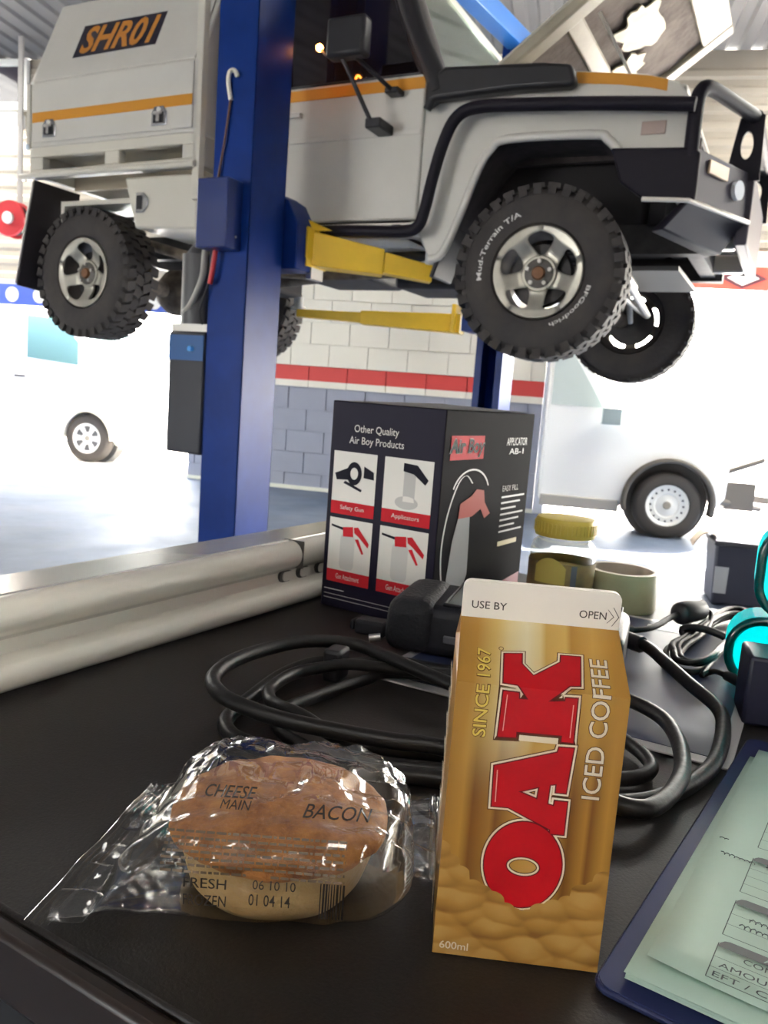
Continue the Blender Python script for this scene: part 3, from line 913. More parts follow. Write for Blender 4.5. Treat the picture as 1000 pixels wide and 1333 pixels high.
# ---- snorkel
b = MB()
b.prism([(-0.66, 0.80), (-0.60, 0.835), (-0.20, 0.845), (0.08, 0.835), (0.115, 0.85), (0.085, 0.935), (-0.05, 0.955), (-0.48, 0.985), (-0.56, 0.99), (-0.66, 0.93)], -0.055, 0.03)
sn = b.build('snorkel', m_black, car, bevel=0.022, seg=3)
b = MB(); b.tube(smooth_path([(-0.60, -0.01, 0.88), (-0.635, -0.01, 0.98), (-0.74, 0.01, 1.16), (-0.86, 0.04, 1.42), (-0.98, 0.07, 1.70)], 4), 0.052, 10)
b.build('snorkel_riser', m_black, sn, smooth=60)
b = MB(); b.cyl((-0.64, -0.05, 0.79), (-0.62, -0.05, 0.83), 0.022, n=10)
b.build('snorkel_bracket', m_black, sn)

# ---- side rail and brush bar tube
b = MB()
path = smooth_path([(0.66, -0.06, 0.70), (0.30, -0.06, 0.735), (-0.10, -0.06, 0.765), (-0.36, -0.06, 0.775), (-0.47, -0.06, 0.735), (-0.53, -0.06, 0.62), (-0.575, -0.06, 0.45), (-0.605, -0.06, 0.30), (-0.64, -0.06, 0.215), (-0.74, -0.06, 0.195), (-1.10, -0.06, 0.205), (-1.95, -0.06, 0.22)], 5)
b.tube(path, 0.031, 12)
b.build('side_rail', m_blackmet, car, smooth=60)
b = MB()
for xx in (-1.8, -1.2, -0.8):
    b.box(xx, xx + 0.05, -0.04, 0.52, 0.20, 0.235)
b.build('side_step_bracket', m_blackmet, car)

# ---- bull bar
b = MB()
b.prism([(0.30, 0.555), (0.66, 0.535), (0.70, 0.51), (0.70, 0.31), (0.48, 0.315), (0.36, 0.40)], -0.02, 0.03)
bull = b.build('bull_bar', m_blackmet, car, bevel=0.01)
b = MB()
b.hexa([(0.67, -0.02, 0.31), (0.88, 0.45, 0.31), (0.84, 0.47, 0.31), (0.63, 0.02, 0.31)], [(0.67, -0.02, 0.54), (0.87, 0.45, 0.54), (0.83, 0.47, 0.54), (0.63, 0.02, 0.54)])
b.build('corner_panel', mat('bar_grey', (0.05, 0.045, 0.06), 0.5, spec=0.25), bull, bevel=0.01)
b = MB()
b.hexa([(0.56, 0.05, 0.20), (0.78, 0.50, 0.16), (0.70, 0.52, 0.16), (0.50, 0.1, 0.20)], [(0.68, -0.02, 0.31), (0.89, 0.45, 0.31), (0.83, 0.47, 0.31), (0.63, 0.02, 0.31)])
b.build('lower_panel', m_blackmet, bull, bevel=0.008)
b = MB(); b.box(0.84, 0.90, 0.45, 1.40, 0.20, 0.54)
b.build('centre_panel', mat('bar_grey', (0.05, 0.045, 0.06), 0.5, spec=0.25), bull, bevel=0.01)
b = MB(); b.hexa([(0.84, 1.40, 0.20), (0.63, 1.88, 0.31), (0.67, 1.9, 0.31), (0.88, 1.42, 0.20)], [(0.84, 1.40, 0.54), (0.63, 1.88, 0.54), (0.67, 1.9, 0.54), (0.88, 1.42, 0.54)])
b.build('corner_panel', m_blackmet, bull, bevel=0.01)
b = MB()
b.tube(smooth_path([(0.655, 0.01, 0.50), (0.655, 0.005, 0.70), (0.665, 0.01, 0.775), (0.70, 0.07, 0.805), (0.80, 0.30, 0.80), (0.87, 0.47, 0.795)], 5), 0.033, 12)
b.build('hoop', m_blackmet, bull, smooth=60)
b = MB(); b.tube([(0.87, 0.45, 0.795), (0.88, 1.42, 0.795)], 0.033, 12)
b.tube(smooth_path([(0.88, 1.42, 0.795), (0.80, 1.6, 0.80), (0.70, 1.85, 0.805), (0.66, 1.9, 0.70), (0.66, 1.9, 0.5)], 5), 0.033, 12)
b.build('top_tube', m_blackmet, bull, smooth=60)
for yy in (0.47, 1.40):
    b = MB()
    outer = [(0.76, 0.50), (0.92, 0.50), (0.91, 0.80), (0.86, 0.82), (0.80, 0.79)]
    vs, fs = poly_geo([outer, ellipse(0.845, 0.665, 0.028, 0.065, 20)])
    b.add([(x, yy - 0.012, z) for x, z in vs], fs)
    b.build('upright_plate', m_blackmet, bull, solid=0.024, soff=0)
b = MB(); b.tube([(0.47, -0.026, 0.318), (0.675, -0.026, 0.305), (0.895, 0.45, 0.305)], 0.011, 8)
b.build('silver_edge', mat('silver_edge', (0.75, 0.70, 0.62), 0.35, metal=0.3), bull, smooth=50)
def corner_pt(t, z, off):
    a = Vector((0.67, -0.02)); c = Vector((0.875, 0.45)); d = (c - a).normalized(); nn = Vector((d.y, -d.x))
    q = a + d * t + nn * off
    return (q.x, q.y, z)
b = MB()
vs = [corner_pt(t, zz, o_) for o_ in (0.0, 0.012) for t, zz in ((0.13, 0.45), (0.30, 0.45), (0.30, 0.51), (0.13, 0.51))]
b.add(vs, [(3, 2, 1, 0), (4, 5, 6, 7), (0, 1, 5, 4), (1, 2, 6, 5), (2, 3, 7, 6), (3, 0, 4, 7)])
b.build('indicator', mat('indicator_amber', (0.62, 0.45, 0.28), 0.25), bull, bevel=0.003)
c0 = Vector(corner_pt(0.40, 0.43, 0.0)); c1 = Vector(corner_pt(0.40, 0.43, 0.02))
b = MB(); b.cyl(c0, c1, 0.045, n=20)
b.build('fog_lamp', mat('lamp_glass', (0.7, 0.75, 0.8), 0.08), bull)
for y_ in (0.55, 1.25):
    b = MB(); b.box(0.60, 0.84, y_, y_ + 0.07, 0.20, 0.30)
    b.build('recovery_point', m_steel, bull, bevel=0.01)
b = MB(); b.box(-0.05, 0.58, 0.58, 1.35, 0.10, 0.125)
b.build('bash_plate', mat('plate_steel', (0.16, 0.15, 0.14), 0.6), car)

# ================================================================== the blue two-post hoist
m_blue = mat('hoist_blue', (0.005, 0.030, 0.185), 0.35, spec=0.2, var=0.2, vscale=2.5)
m_navy = mat('hoist_navy', (0.006, 0.012, 0.055), 0.4)
m_yellow = mat('hoist_yellow', (0.86, 0.54, 0.03), 0.4, var=0.08, vscale=4)
m_grey = mat('pad_grey', (0.45, 0.46, 0.46), 0.6)
HP = CM @ Vector((-1.42, -0.45, 0)); HP.z = 0
hoist = empty('two_post_hoist', HP, CA)
tag(hoist, 'blue two-post vehicle hoist with yellow lifting arms', 'hoist')
ZH = 1.875
def column(cx, cy, s, name):
    """s=+1: carriage opening faces +y"""
    b = MB()
    t = 0.012
    b.box(cx - 0.12, cx + 0.12, cy - 0.15 * s, cy - 0.15 * s + t * s, 0.02, 4.05)
    b.box(cx - 0.12, cx - 0.12 + t, cy - 0.15, cy + 0.15, 0.02, 4.05)
    b.box(cx + 0.12 - t, cx + 0.12, cy - 0.15, cy + 0.15, 0.02, 4.05)
    b.box(cx - 0.12, cx - 0.06, cy + 0.15 * s - t * s, cy + 0.15 * s, 0.02, 4.05)
    b.box(cx + 0.06, cx + 0.12, cy + 0.15 * s - t * s, cy + 0.15 * s, 0.02, 4.05)
    c = b.build(name, m_blue, hoist, bevel=0.004)
    b = MB(); b.box(cx - 0.22, cx + 0.22, cy - 0.24, cy + 0.24, 0, 0.022)
    b.build('base_plate', m_blue, c, bevel=0.003)
    for dx in (-0.18, 0.18):
        for dy in (-0.2, 0.2):
            b = MB(); b.cyl((cx + dx, cy + dy, 0.022), (cx + dx, cy + dy, 0.05), 0.018, n=6)
            b.build('anchor_bolt', m_steel, c)
    b = MB()
    for dx in (-0.13, 0.13):
        q = 1 if dx > 0 else -1
        b.prism([(cx + dx - 0.008 * q, 0.022), (cx + dx + 0.08 * q, 0.022), (cx + dx - 0.008 * q, 0.30)], cy - 0.012, cy + 0.012)
    b.build('gusset', m_blue, c)
    return c
col1 = column(0, 0, 1, 'column')
FX, FYY = 0.32, 3.05       # far column in hoist space
col2 = column(FX, FYY, -1, 'column')
b = MB(); b.hexa([(-0.07, 0.05, 3.98), (0.07, 0.05, 3.98), (FX + 0.07, FYY - 0.05, 3.98), (FX - 0.07, FYY - 0.05, 3.98)], [(-0.07, 0.05, 4.12), (0.07, 0.05, 4.12), (FX + 0.07, FYY - 0.05, 4.12), (FX - 0.07, FYY - 0.05, 4.12)])
b.build('overhead_beam', mat('beam_blue', (0.03, 0.16, 0.50), 0.35), hoist, bevel=0.006)
b = MB(); b.box(-0.05, 0.05, 0.02, 0.13, ZH - 0.02, ZH + 0.55)
b.prism([(0.06, ZH - 0.03), (0.20, ZH - 0.03), (0.20, ZH + 0.20), (0.13, ZH + 0.32), (0.06, ZH + 0.36)], 0.16, 0.34)
b.box(-0.06, 0.12, 0.16, 0.34, ZH - 0.03, ZH + 0.26)
car1 = b.build('carriage', m_blue, hoist, bevel=0.006)
b = MB(); b.box(0.175, 0.21, 0.30, 0.42, ZH - 0.06, ZH + 0.0)
b.build('pin_plate', m_steel, car1)
b = MB(); b.box(FX - 0.16, FX + 0.12, FYY - 0.42, FYY - 0.16, ZH - 0.1, ZH + 0.20)
car2 = b.build('carriage', m_blue, hoist, bevel=0.006)
def arm(p0, p1, w0, w1, z0, z1, h0, h1, pad_h=0.10):
    p0 = Vector((*p0, 0)); p1 = Vector((*p1, 0)); d = (p1 - p0).normalized(); n = Vector((-d.y, d.x, 0))
    b = MB()
    def ring(p, wd, zb, h):
        return [(*(p + n * wd).xy, zb), (*(p - n * wd).xy, zb), (*(p - n * wd).xy, zb + h), (*(p + n * wd).xy, zb + h)]
    pm = p0.lerp(p1, 0.60)
    for (a, c, wa, wc, za, zc, ha, hc) in ((p0, pm, w0, (w0 + w1) / 2, z0, z0 * 0.5 + z1 * 0.5, h0, (h0 + h1) / 2), (pm, p1, (w0 + w1) / 2 - 0.012, w1, z0 * 0.5 + z1 * 0.5 + 0.012, z1, (h0 + h1) / 2 - 0.024, h1)):
        A = ring(a, wa, za, ha); B = ring(c, wc, zc, hc)
        b.add(A + B, [(0, 1, 2, 3), (7, 6, 5, 4), (0, 4, 5, 1), (1, 5, 6, 2), (2, 6, 7, 3), (3, 7, 4, 0)])
    a_ = b.build('lifting_arm', m_yellow, hoist, bevel=0.006)
    b = MB(); b.cyl((p1.x, p1.y, z1 + h1), (p1.x, p1.y, z1 + h1 + 0.02), 0.065, n=18); b.cyl((p1.x, p1.y, z1 + h1 + 0.02), (p1.x, p1.y, z1 + h1 + pad_h), 0.04, n=14)
    b.build('lift_pad', m_grey, a_, smooth=40)
    return a_
a1 = arm((0.16, 0.35), (0.74, 0.70), 0.075, 0.05, ZH + 0.01, ZH - 0.02, 0.18, 0.09)
b = MB(); b.box(0.20, 0.215, 0.24, 0.30, ZH + 0.04, ZH + 0.20); b.prism([(0.12, ZH + 0.19), (0.32, ZH + 0.19), (0.12, ZH + 0.27)], 0.30, 0.315); b.box(0.10, 0.21, 0.25, 0.45, ZH + 0.0, ZH + 0.205)
b.build('arm_knuckle', m_yellow, a1, bevel=0.004)
arm((-0.10, 0.35), (-1.0, 0.85), 0.075, 0.05, ZH + 0.01, ZH - 0.02, 0.16, 0.09)
a3 = arm((FX - 0.18, FYY - 0.38), (FX - 1.5, FYY - 0.75), 0.075, 0.05, ZH - 0.12, ZH - 0.06, 0.15, 0.06)
b = MB(); b.box(FX - 0.22, FX - 0.19, FYY - 0.50, FYY - 0.28, ZH - 0.12, ZH + 0.10)
b.build('arm_knuckle', m_yellow, a3, bevel=0.004)
arm((FX + 0.10, FYY - 0.38), (FX + 0.9, FYY - 0.8), 0.075, 0.05, ZH - 0.08, ZH - 0.06, 0.15, 0.06)
# cover box, control unit, hook, hoses on the near column
b = MB(); b.box(-0.115, 0.075, -0.27, -0.152, ZH + 0.0, ZH + 0.33)
cv = b.build('latch_cover', mat('cover_blue', (0.008, 0.025, 0.14), 0.35, coat=0.3), col1, bevel=0.006)
b = MB(); b.cyl((0.077, -0.2, ZH + 0.06), (0.082, -0.2, ZH + 0.06), 0.006, n=10)
b.build('screw', m_steel, cv)
b = MB(); b.box(-0.36, -0.122, -0.16, 0.06, ZH - 1.04, ZH - 0.40)
cu_ = b.build('control_box', mat('control_dark', (0.022, 0.022, 0.03), 0.4), col1, bevel=0.012)
b = MB(); b.box(-0.355, -0.125, -0.165, -0.16, ZH - 0.55, ZH - 0.42)
b.build('control_panel', mat('control_blue', (0.02, 0.09, 0.26), 0.4), cu_)
b = MB(); b.cyl((-0.2, -0.185, ZH - 0.49), (-0.2, -0.165, ZH - 0.49), 0.014, n=12)
b.build('push_button', mat('button_blue', (0.1, 0.4, 0.9), 0.3), cu_)
b = MB(); b.cyl((-0.27, -0.05, ZH - 0.40), (-0.27, -0.05, ZH + 0.0), 0.085, n=20); b.cyl((-0.27, -0.05, ZH + 0.0), (-0.27, -0.05, ZH + 0.06), 0.07, 0.03, n=20)
b.build('pump_motor', mat('motor_grey', (0.06, 0.06, 0.065), 0.45), cu_, smooth=40)
b = MB(); b.box(-0.36, -0.122, -0.14, 0.04, ZH - 0.40, ZH - 0.36)
b.build('motor_bracket', m_steel, cu_)
b = MB(); b.tube(smooth_path([(-0.02, -0.158, ZH + 0.72), (-0.035, -0.165, ZH + 0.80), (-0.02, -0.175, ZH + 0.845), (0.01, -0.175, ZH + 0.845), (0.02, -0.168, ZH + 0.82)], 5), 0.011, 8)
b.build('cable_hook', mat('hook_cream', (0.72, 0.68, 0.58), 0.4), col1, smooth=50)
b = MB(); b.tube(smooth_path([(-0.02, -0.162, ZH + 0.72), (-0.04, -0.165, ZH + 0.55), (-0.08, -0.165, ZH + 0.3), (-0.10, -0.165, ZH + 0.0)], 5), 0.006, 6)
b.build('release_cable', mat('cable_rust', (0.10, 0.05, 0.04), 0.5), col1, smooth=50)
b = MB(); b.tube(smooth_path([(-0.05, -0.19, ZH + 0.0), (-0.065, -0.19, ZH - 0.10), (-0.085, -0.18, ZH - 0.16)], 4), 0.013, 8)
b.build('red_hose', mat('red_hose', (0.5, 0.03, 0.04), 0.45), col1, smooth=50)
b = MB(); b.tube(smooth_path([(-0.14, -0.10, ZH + 0.20), (-0.155, -0.14, ZH + 0.02), (-0.16, -0.15, ZH - 0.12), (-0.24, -0.13, ZH - 0.25), (-0.30, -0.12, ZH - 0.30)], 6), 0.016, 8)
b.build('grey_conduit', mat('conduit_grey', (0.28, 0.27, 0.25), 0.5), col1, smooth=50)
b = MB(); b.tube(smooth_path([(-0.16, -0.10, ZH - 0.40), (-0.15, -0.17, ZH - 0.30), (-0.10, -0.17, ZH - 0.15), (-0.09, -0.165, ZH + 0.0)], 6), 0.008, 6)
b.build('black_hose', m_black, col1, smooth=50)
b = MB(); b.box(0.132, 0.16, -0.05, -0.02, 0.03, 0.34)
b.build('lever_post', m_steel, col1, bevel=0.003)

# ================================================================== vehicles outside and the bin
m_vwhite = mat('van_white', (0.90, 0.90, 0.88), 0.3, coat=0.4)
m_vglass = mat('van_glass', (0.10, 0.20, 0.20), 0.08)
m_vdark = mat('van_dark_trim', (0.08, 0.08, 0.08), 0.5)
def road_wheel(parent, x, y, z, r, w, rim_r, rm, holes=0, spokes=0, side=-1):
    t = MB()
    t.lathe([(rim_r, 0.02), (rim_r + 0.02, 0.0), (r - 0.05, -0.004), (r - 0.02, 0.012), (r, 0.04), (r, w - 0.04), (r - 0.03, w), (rim_r, w - 0.02)], 48, 'y')
    o = t.build('wheel', mat('road_tyre', (0.055, 0.048, 0.042), 0.8), parent, smooth=40)
    o.location = (x, y, z)
    t = MB(); t.lathe([(0.0, 0.028), (0.05, 0.026), (0.06, 0.034), (rim_r * 0.55, 0.040), (rim_r * 0.62, 0.028), (rim_r * 0.86, 0.03), (rim_r * 0.93, 0.012), (rim_r + 0.004, 0.006)], 40, 'y')
    rim = t.build('rim', rm, o, smooth=40)
    for k in range(holes):
        a = 2 * PI * k / holes; q = rim_r * 0.78
        t = MB(); t.cyl((q * math.cos(a), 0.0255, q * math.sin(a)), (q * math.cos(a), 0.04, q * math.sin(a)), rim_r * 0.055, n=10)
        t.build('vent_hole', m_vdark, rim)
    for k in range(spokes):
        a = 2 * PI * (k + 0.5) / spokes
        M = Matrix.Rotation(-a, 4, 'Y')
        t = MB(); t.prism([(rim_r * 0.42, -0.012), (rim_r * 0.80, -0.045), (rim_r * 0.84, 0.0), (rim_r * 0.80, 0.045), (rim_r * 0.42, 0.012)], 0.018, 0.04, 'y', 0, M)
        t.build('vent_slot', m_vdark, rim)
    t = MB(); t.lathe([(0.0, 0.012), (0.035, 0.014), (0.042, 0.03)], 16, 'y')
    t.build('hub_cap', mat('hub_grey', (0.30, 0.27, 0.22), 0.5), rim, smooth=40)
    return o

VA = R(-10)
van = empty('delivery_van', (-4.25, 11.26, -0.02), VA)    # origin under the front wheel, near side plane y=0, nose at +x
tag(van, 'white van parked in the sun outside the left doorway', 'van')
side = [(-4.0, 0.36), (-4.05, 0.9), (-4.0, 2.1), (-3.9, 2.2), (-0.85, 2.22), (-0.45, 2.12), (0.25, 1.35), (0.72, 1.12), (0.86, 0.85), (0.88, 0.45), (0.82, 0.30), (0.42, 0.30)]
wa = [(0.36 * math.cos(R(t)), 0.33 + 0.38 * math.sin(R(t))) for t in range(5, 180, 12)]
side += wa + [(-0.42, 0.30), (-2.55, 0.30)] + [(-2.95 + x, z) for x, z in wa] + [(-3.4, 0.30)]
b = MB(); b.prism(side, 0.03, 1.72)
body = b.build('body', m_vwhite, van, bevel=0.03)
b = MB(); b.prism([(-0.92, 1.40), (0.10, 1.32), (-0.02, 1.52), (-0.42, 1.95), (-0.92, 1.98)], 0.022, 0.03)
b.build('cab_window', m_vglass, van)
b = MB(); b.prism([(-3.8, 1.40), (-1.05, 1.40), (-1.05, 1.95), (-3.8, 1.95)], 0.024, 0.03)
b.build('side_panel', m_vwhite, van, bevel=0.004)
b = MB(); b.hexa([(0.16, 0.15, 1.415), (0.16, 1.6, 1.415), (0.175, 1.6, 1.42), (0.175, 0.15, 1.42)], [(-0.40, 0.2, 2.07), (-0.40, 1.55, 2.07), (-0.385, 1.55, 2.075), (-0.385, 0.2, 2.075)])
b.build('windscreen', m_vglass, van)
b = MB(); b.box(0.44, 0.90, 0.0, 0.34, 0.62, 0.84)
b.build('headlamp', mat('headlamp_van', (0.55, 0.58, 0.58), 0.15), van, bevel=0.05)
b = MB(); b.box(0.42, 0.94, 0.01, 1.74, 0.26, 0.50)
b.build('bumper', mat('bumper_cream', (0.62, 0.60, 0.50), 0.4), van, bevel=0.05)
b = MB(); b.box(-2.5, -0.45, 0.01, 0.05, 0.24, 0.33)
b.build('sill', mat('sill_cream', (0.66, 0.62, 0.50), 0.5), van, bevel=0.01)
b = MB(); b.tube(smooth_path([(0.385 * math.cos(R(t)), 0.018, 0.33 + 0.40 * math.sin(R(t))) for t in range(0, 181, 15)], 2), 0.025, 8)
b.build('wheel_arch', mat('sill_cream', (0.66, 0.62, 0.50), 0.5), van, smooth=50)
for wx in (0, -2.95):
    b = MB(); b.cyl((wx, 0.26, 0.33), (wx, 0.50, 0.33), 0.372, n=36)
    b.build('wheel_well', m_vdark, van)
b = MB(); b.box(0.02, 0.16, -0.24, -0.06, 1.30, 1.62); b.cyl((0.08, -0.1, 1.36), (0.02, 0.04, 1.34), 0.02, n=8)
b.build('mirror', m_vwhite, van, bevel=0.02)
b = MB(); b.box(-1.10, -0.94, -0.005, 0.02, 1.12, 1.15)
b.build('door_handle', m_vdark, van)
road_wheel(van, 0, 0.04, 0.335, 0.335, 0.2, 0.205, mat('wheel_white', (0.75, 0.74, 0.70), 0.4), spokes=6)
road_wheel(van, -2.95, 0.04, 0.335, 0.335, 0.2, 0.205, mat('wheel_white', (0.75, 0.74, 0.70), 0.4), spokes=6)

UA = R(-10)
ute = empty('parked_ute', (2.83, 8.05, 0), UA)
tag(ute, 'white vehicle with dark wheel flare parked at the right doorway', 'vehicle')
uw = [(0.42 * math.cos(R(t)), 0.36 + 0.42 * math.sin(R(t))) for t in range(8, 180, 12)]
side = [(-1.28, 0.28), (-1.28, 1.90), (-1.05, 1.92), (-0.62, 1.32), (0.30, 1.16), (0.52, 1.06), (0.56, 0.80), (0.55, 0.45), (0.46, 0.32)] + uw + [(-0.46, 0.26)]
b = MB(); b.prism(side, 0.05, 1.7)
b.build('body', m_vwhite, ute, bevel=0.03)
b = MB(); b.prism([(-1.24, 1.26), (-0.72, 1.26), (-1.08, 1.80), (-1.24, 1.80)], 0.042, 0.05)
b.build('side_window', mat('pale_glass', (0.55, 0.62, 0.60), 0.08), ute)
b = MB(); b.box(-1.26, -0.47, 0.03, 0.09, 0.22, 0.34)
b.build('sill', mat('sill_grey', (0.42, 0.40, 0.36), 0.5), ute, bevel=0.01)
b = MB()
for k, (x, z) in enumerate([]): pass
arcp = [(0.40 * math.cos(R(t)) * 1.02, 0.36 + 0.405 * math.sin(R(t))) for t in range(-14, 200, 8)]
vs = []
for x, z in arcp:
    vs += [(x, -0.03, z), (x, 0.14, z)]
b.add(vs, [(2 * i, 2 * i + 1, 2 * i + 3, 2 * i + 2) for i in range(len(arcp) - 1)])
b.build('wheel_flare', mat('flare_brown', (0.10, 0.085, 0.07), 0.5), ute, solid=0.045, soff=1, smooth=40)
b = MB(); b.cyl((0, 0.22, 0.36), (0, 0.50, 0.36), 0.415, n=40)
b.build('wheel_well', mat('flare_brown', (0.10, 0.085, 0.07), 0.5), ute)
road_wheel(ute, 0, 0.0, 0.335, 0.335, 0.22, 0.205, mat('wheel_white', (0.75, 0.74, 0.70), 0.4), holes=16)
b = MB(); b.box(-0.74, -0.56, -0.22, -0.05, 1.10, 1.26); b.cyl((-0.64, -0.08, 1.14), (-0.66, 0.06, 1.13), 0.02, n=8)
b.build('mirror', mat('mirror_grey', (0.35, 0.42, 0.42), 0.3), ute, bevel=0.035)
b = MB(); b.tube([(0.50, 0.1, 0.70), (0.86, 0.1, 0.86)], 0.03, 8); b.tube([(0.50, 0.1, 0.42), (0.95, 0.3, 0.36)], 0.035, 8); b.tube([(0.86, 0.1, 0.86), (0.86, 1.5, 0.86)], 0.03, 8); b.box(0.56, 0.84, 0.12, 1.5, 0.34, 0.62)
b.build('front_bar', mat('front_bar', (0.13, 0.11, 0.09), 0.5), ute, bevel=0.004, smooth=50)
tr = empty('box_trailer', (4.75, 8.35, 0), R(-10))
tag(tr, 'tan box trailer with low drawbar at the right frame edge', 'trailer')
b = MB(); b.box(-0.35, 1.6, 0, 1.4, 0.42, 0.80)
b.build('tub', mat('trailer_tan', (0.52, 0.44, 0.33), 0.5), tr, bevel=0.01)
b = MB(); b.hexa([(-0.9, 0.62, 0.34), (-0.9, 0.70, 0.34), (-0.35, 1.1, 0.34), (-0.35, 0.2, 0.34)], [(-0.9, 0.62, 0.42), (-0.9, 0.70, 0.42), (-0.35, 1.1, 0.42), (-0.35, 0.2, 0.42)])
b.build('drawbar', mat('drawbar_steel', (0.12, 0.11, 0.10), 0.5), tr)
b = MB(); b.cyl((-0.1, 0.05, 0.80), (-0.12, 0.05, 1.0), 0.012, n=8)
b.build('antenna', m_vdark, tr)
b = MB(); b.box(-0.2, 1.4, 0.1, 1.3, 0.22, 0.34)
b.build('axle_frame', m_vdark, tr)
road_wheel(tr, 0.9, -0.1, 0.28, 0.28, 0.18, 0.17, mat('wheel_white', (0.75, 0.74, 0.70), 0.4), holes=8)

# bin on the floor
bn = empty('waste_bin', (2.43, 5.42, 0), R(-12))
tag(bn, 'black bin with tan cardboard flap standing on the floor', 'bin')
b = MB()
b.hexa([(-0.165, -0.16, 0.0), (0.165, -0.16, 0.0), (0.165, 0.16, 0.0), (-0.165, 0.16, 0.0)], [(-0.185, -0.18, 0.42), (0.185, -0.18, 0.42), (0.185, 0.18, 0.42), (-0.185, 0.18, 0.42)])
b.build('bin_body', mat('bin_black', (0.03, 0.03, 0.045), 0.5), bn, bevel=0.02)
b = MB(); b.box(-0.195, 0.195, -0.19, 0.19, 0.40, 0.435)
b.build('rim', mat('bin_rim', (0.05, 0.05, 0.055), 0.5), bn, bevel=0.01)
b = MB(); b.grid(lambda u, v: (-0.16 - 0.16 * u + 0.02 * v, -0.10 + 0.26 * v, 0.445 + 0.05 * math.sin(PI * u * 0.8) - 0.10 * u * u), 8, 6)
b.build('cardboard_flap', mat('cardboard', (0.50, 0.38, 0.25), 0.8), bn, solid=0.004, smooth=60)
b = MB(); b.hexa([(-0.165, -0.166, 0.08), (-0.085, -0.166, 0.08), (-0.085, -0.160, 0.08), (-0.165, -0.160, 0.08)], [(-0.170, -0.178, 0.26), (-0.085, -0.178, 0.26), (-0.085, -0.172, 0.26), (-0.170, -0.172, 0.26)])
b.build('paper_sticker', mat('sticker_grey', (0.42, 0.42, 0.42), 0.6), bn)

# ================================================================== the bench and what stands on it
ZT = 0.985
WA = R(-30)
WU = Vector((math.cos(WA), math.sin(WA), 0)); WV = Vector((-math.sin(WA), math.cos(WA), 0))
def bench_material():
    m = bpy.data.materials.new('dark_bench_laminate'); m.use_nodes = True
    nt = m.node_tree; b = nt.nodes['Principled BSDF']; b.inputs['Specular IOR Level'].default_value = 0.30
    tc = nt.nodes.new('ShaderNodeTexCoord')
    n = nt.nodes.new('ShaderNodeTexNoise'); n.inputs['Scale'].default_value = 700; n.inputs['Detail'].default_value = 2
    n2 = nt.nodes.new('ShaderNodeTexNoise'); n2.inputs['Scale'].default_value = 9; n2.inputs['Detail'].default_value = 6
    for q in (n, n2): nt.links.new(tc.outputs['Object'], q.inputs['Vector'])
    rp = nt.nodes.new('ShaderNodeValToRGB')
    rp.color_ramp.elements[0].position = 0.35; rp.color_ramp.elements[0].color = (0.014, 0.0115, 0.0105, 1)
    rp.color_ramp.elements[1].position = 0.7; rp.color_ramp.elements[1].color = (0.021, 0.017, 0.015, 1)
    nt.links.new(n.outputs['Fac'], rp.inputs['Fac']); nt.links.new(rp.outputs['Color'], b.inputs['Base Color'])
    mr = nt.nodes.new('ShaderNodeMapRange'); mr.inputs[3].default_value = 0.36; mr.inputs[4].default_value = 0.48
    nt.links.new(n2.outputs['Fac'], mr.inputs[0]); nt.links.new(mr.outputs[0], b.inputs['Roughness'])
    bp = nt.nodes.new('ShaderNodeBump'); bp.inputs['Strength'].default_value = 0.25; bp.inputs['Distance'].default_value = 0.0006
    nt.links.new(n.outputs['Fac'], bp.inputs['Height']); nt.links.new(bp.outputs['Normal'], b.inputs['Normal'])
    return m
bench = empty('workbench', (0.10, 0.55, 0), WA)
tag(bench, 'dark laminate workbench covered with tools and lunch', 'workbench')
def bl(u, v):      # bench-space from world-aligned bench coordinates
    p = WU * u + WV * v - Vector((0.10, 0.55, 0))
    return (p.dot(WU), p.dot(WV))
u0, v0 = bl(-0.60, 0.198); u1, v1 = bl(0.72, 1.075)
b = MB(); b.box(u0, u1, v0 + 0.006, v1, ZT - 0.032, ZT)
b.build('bench_top', bench_material(), bench, bevel=0.002)
b = MB(); b.box(u0, u1, v0 - 0.004, v0 + 0.006, ZT - 0.034, ZT - 0.0015)
b.build('edge_strip', mat('edge_brown', (0.02, 0.012, 0.009), 0.35), bench, bevel=0.003)
b = MB(); b.box(u0 + 0.02, u1 - 0.02, v0 + 0.015, v0 + 0.035, ZT - 0.10, ZT - 0.034); b.box(u0 + 0.02, u1 - 0.02, v1 - 0.06, v1 - 0.04, ZT - 0.10, ZT - 0.034)
b.build('apron', mat('bench_frame_black', (0.012, 0.011, 0.012), 0.5), bench)
for x in (u0 + 0.03, u1 - 0.08):
    for y in (v0 + 0.04, v1 - 0.11):
        b = MB(); b.box(x, x + 0.05, y, y + 0.05, 0, ZT - 0.034)
        b.build('leg', mat('bench_frame_black', (0.012, 0.011, 0.012), 0.5), bench)

# ---- white rail along the left side of the bench
rail = empty('white_rail', (*(WU * -0.5005 + WV * 0.62).xy, ZT), WA)
tag(rail, 'glossy white twin-tube rail along the left bench edge', 'rail')
m_rail = mat('rail_white', (0.70, 0.67, 0.60), 0.25, coat=0.5, var=0.03, vscale=6)
prof = []
def arc(cx, cz, r, a0, a1, n=10):
    return [(cx + r * math.cos(R(a0 + (a1 - a0) * i / n)), cz + r * math.sin(R(a0 + (a1 - a0) * i / n))) for i in range(n + 1)]
prof = [(-0.060, 0.001)] + [(-0.012, 0.001)] + arc(-0.012, 0.013, 0.012, -90, 60, 10) + [(-0.014, 0.025), (-0.018, 0.027), (-0.020, 0.037), (-0.016, 0.040)] + arc(-0.020, 0.055, 0.015, -60, 110, 12) + [(-0.060, 0.066)]
b = MB(); b.prism(prof, -0.75, 0.475, 'y')
b.build('profile', m_rail, rail, smooth=30)
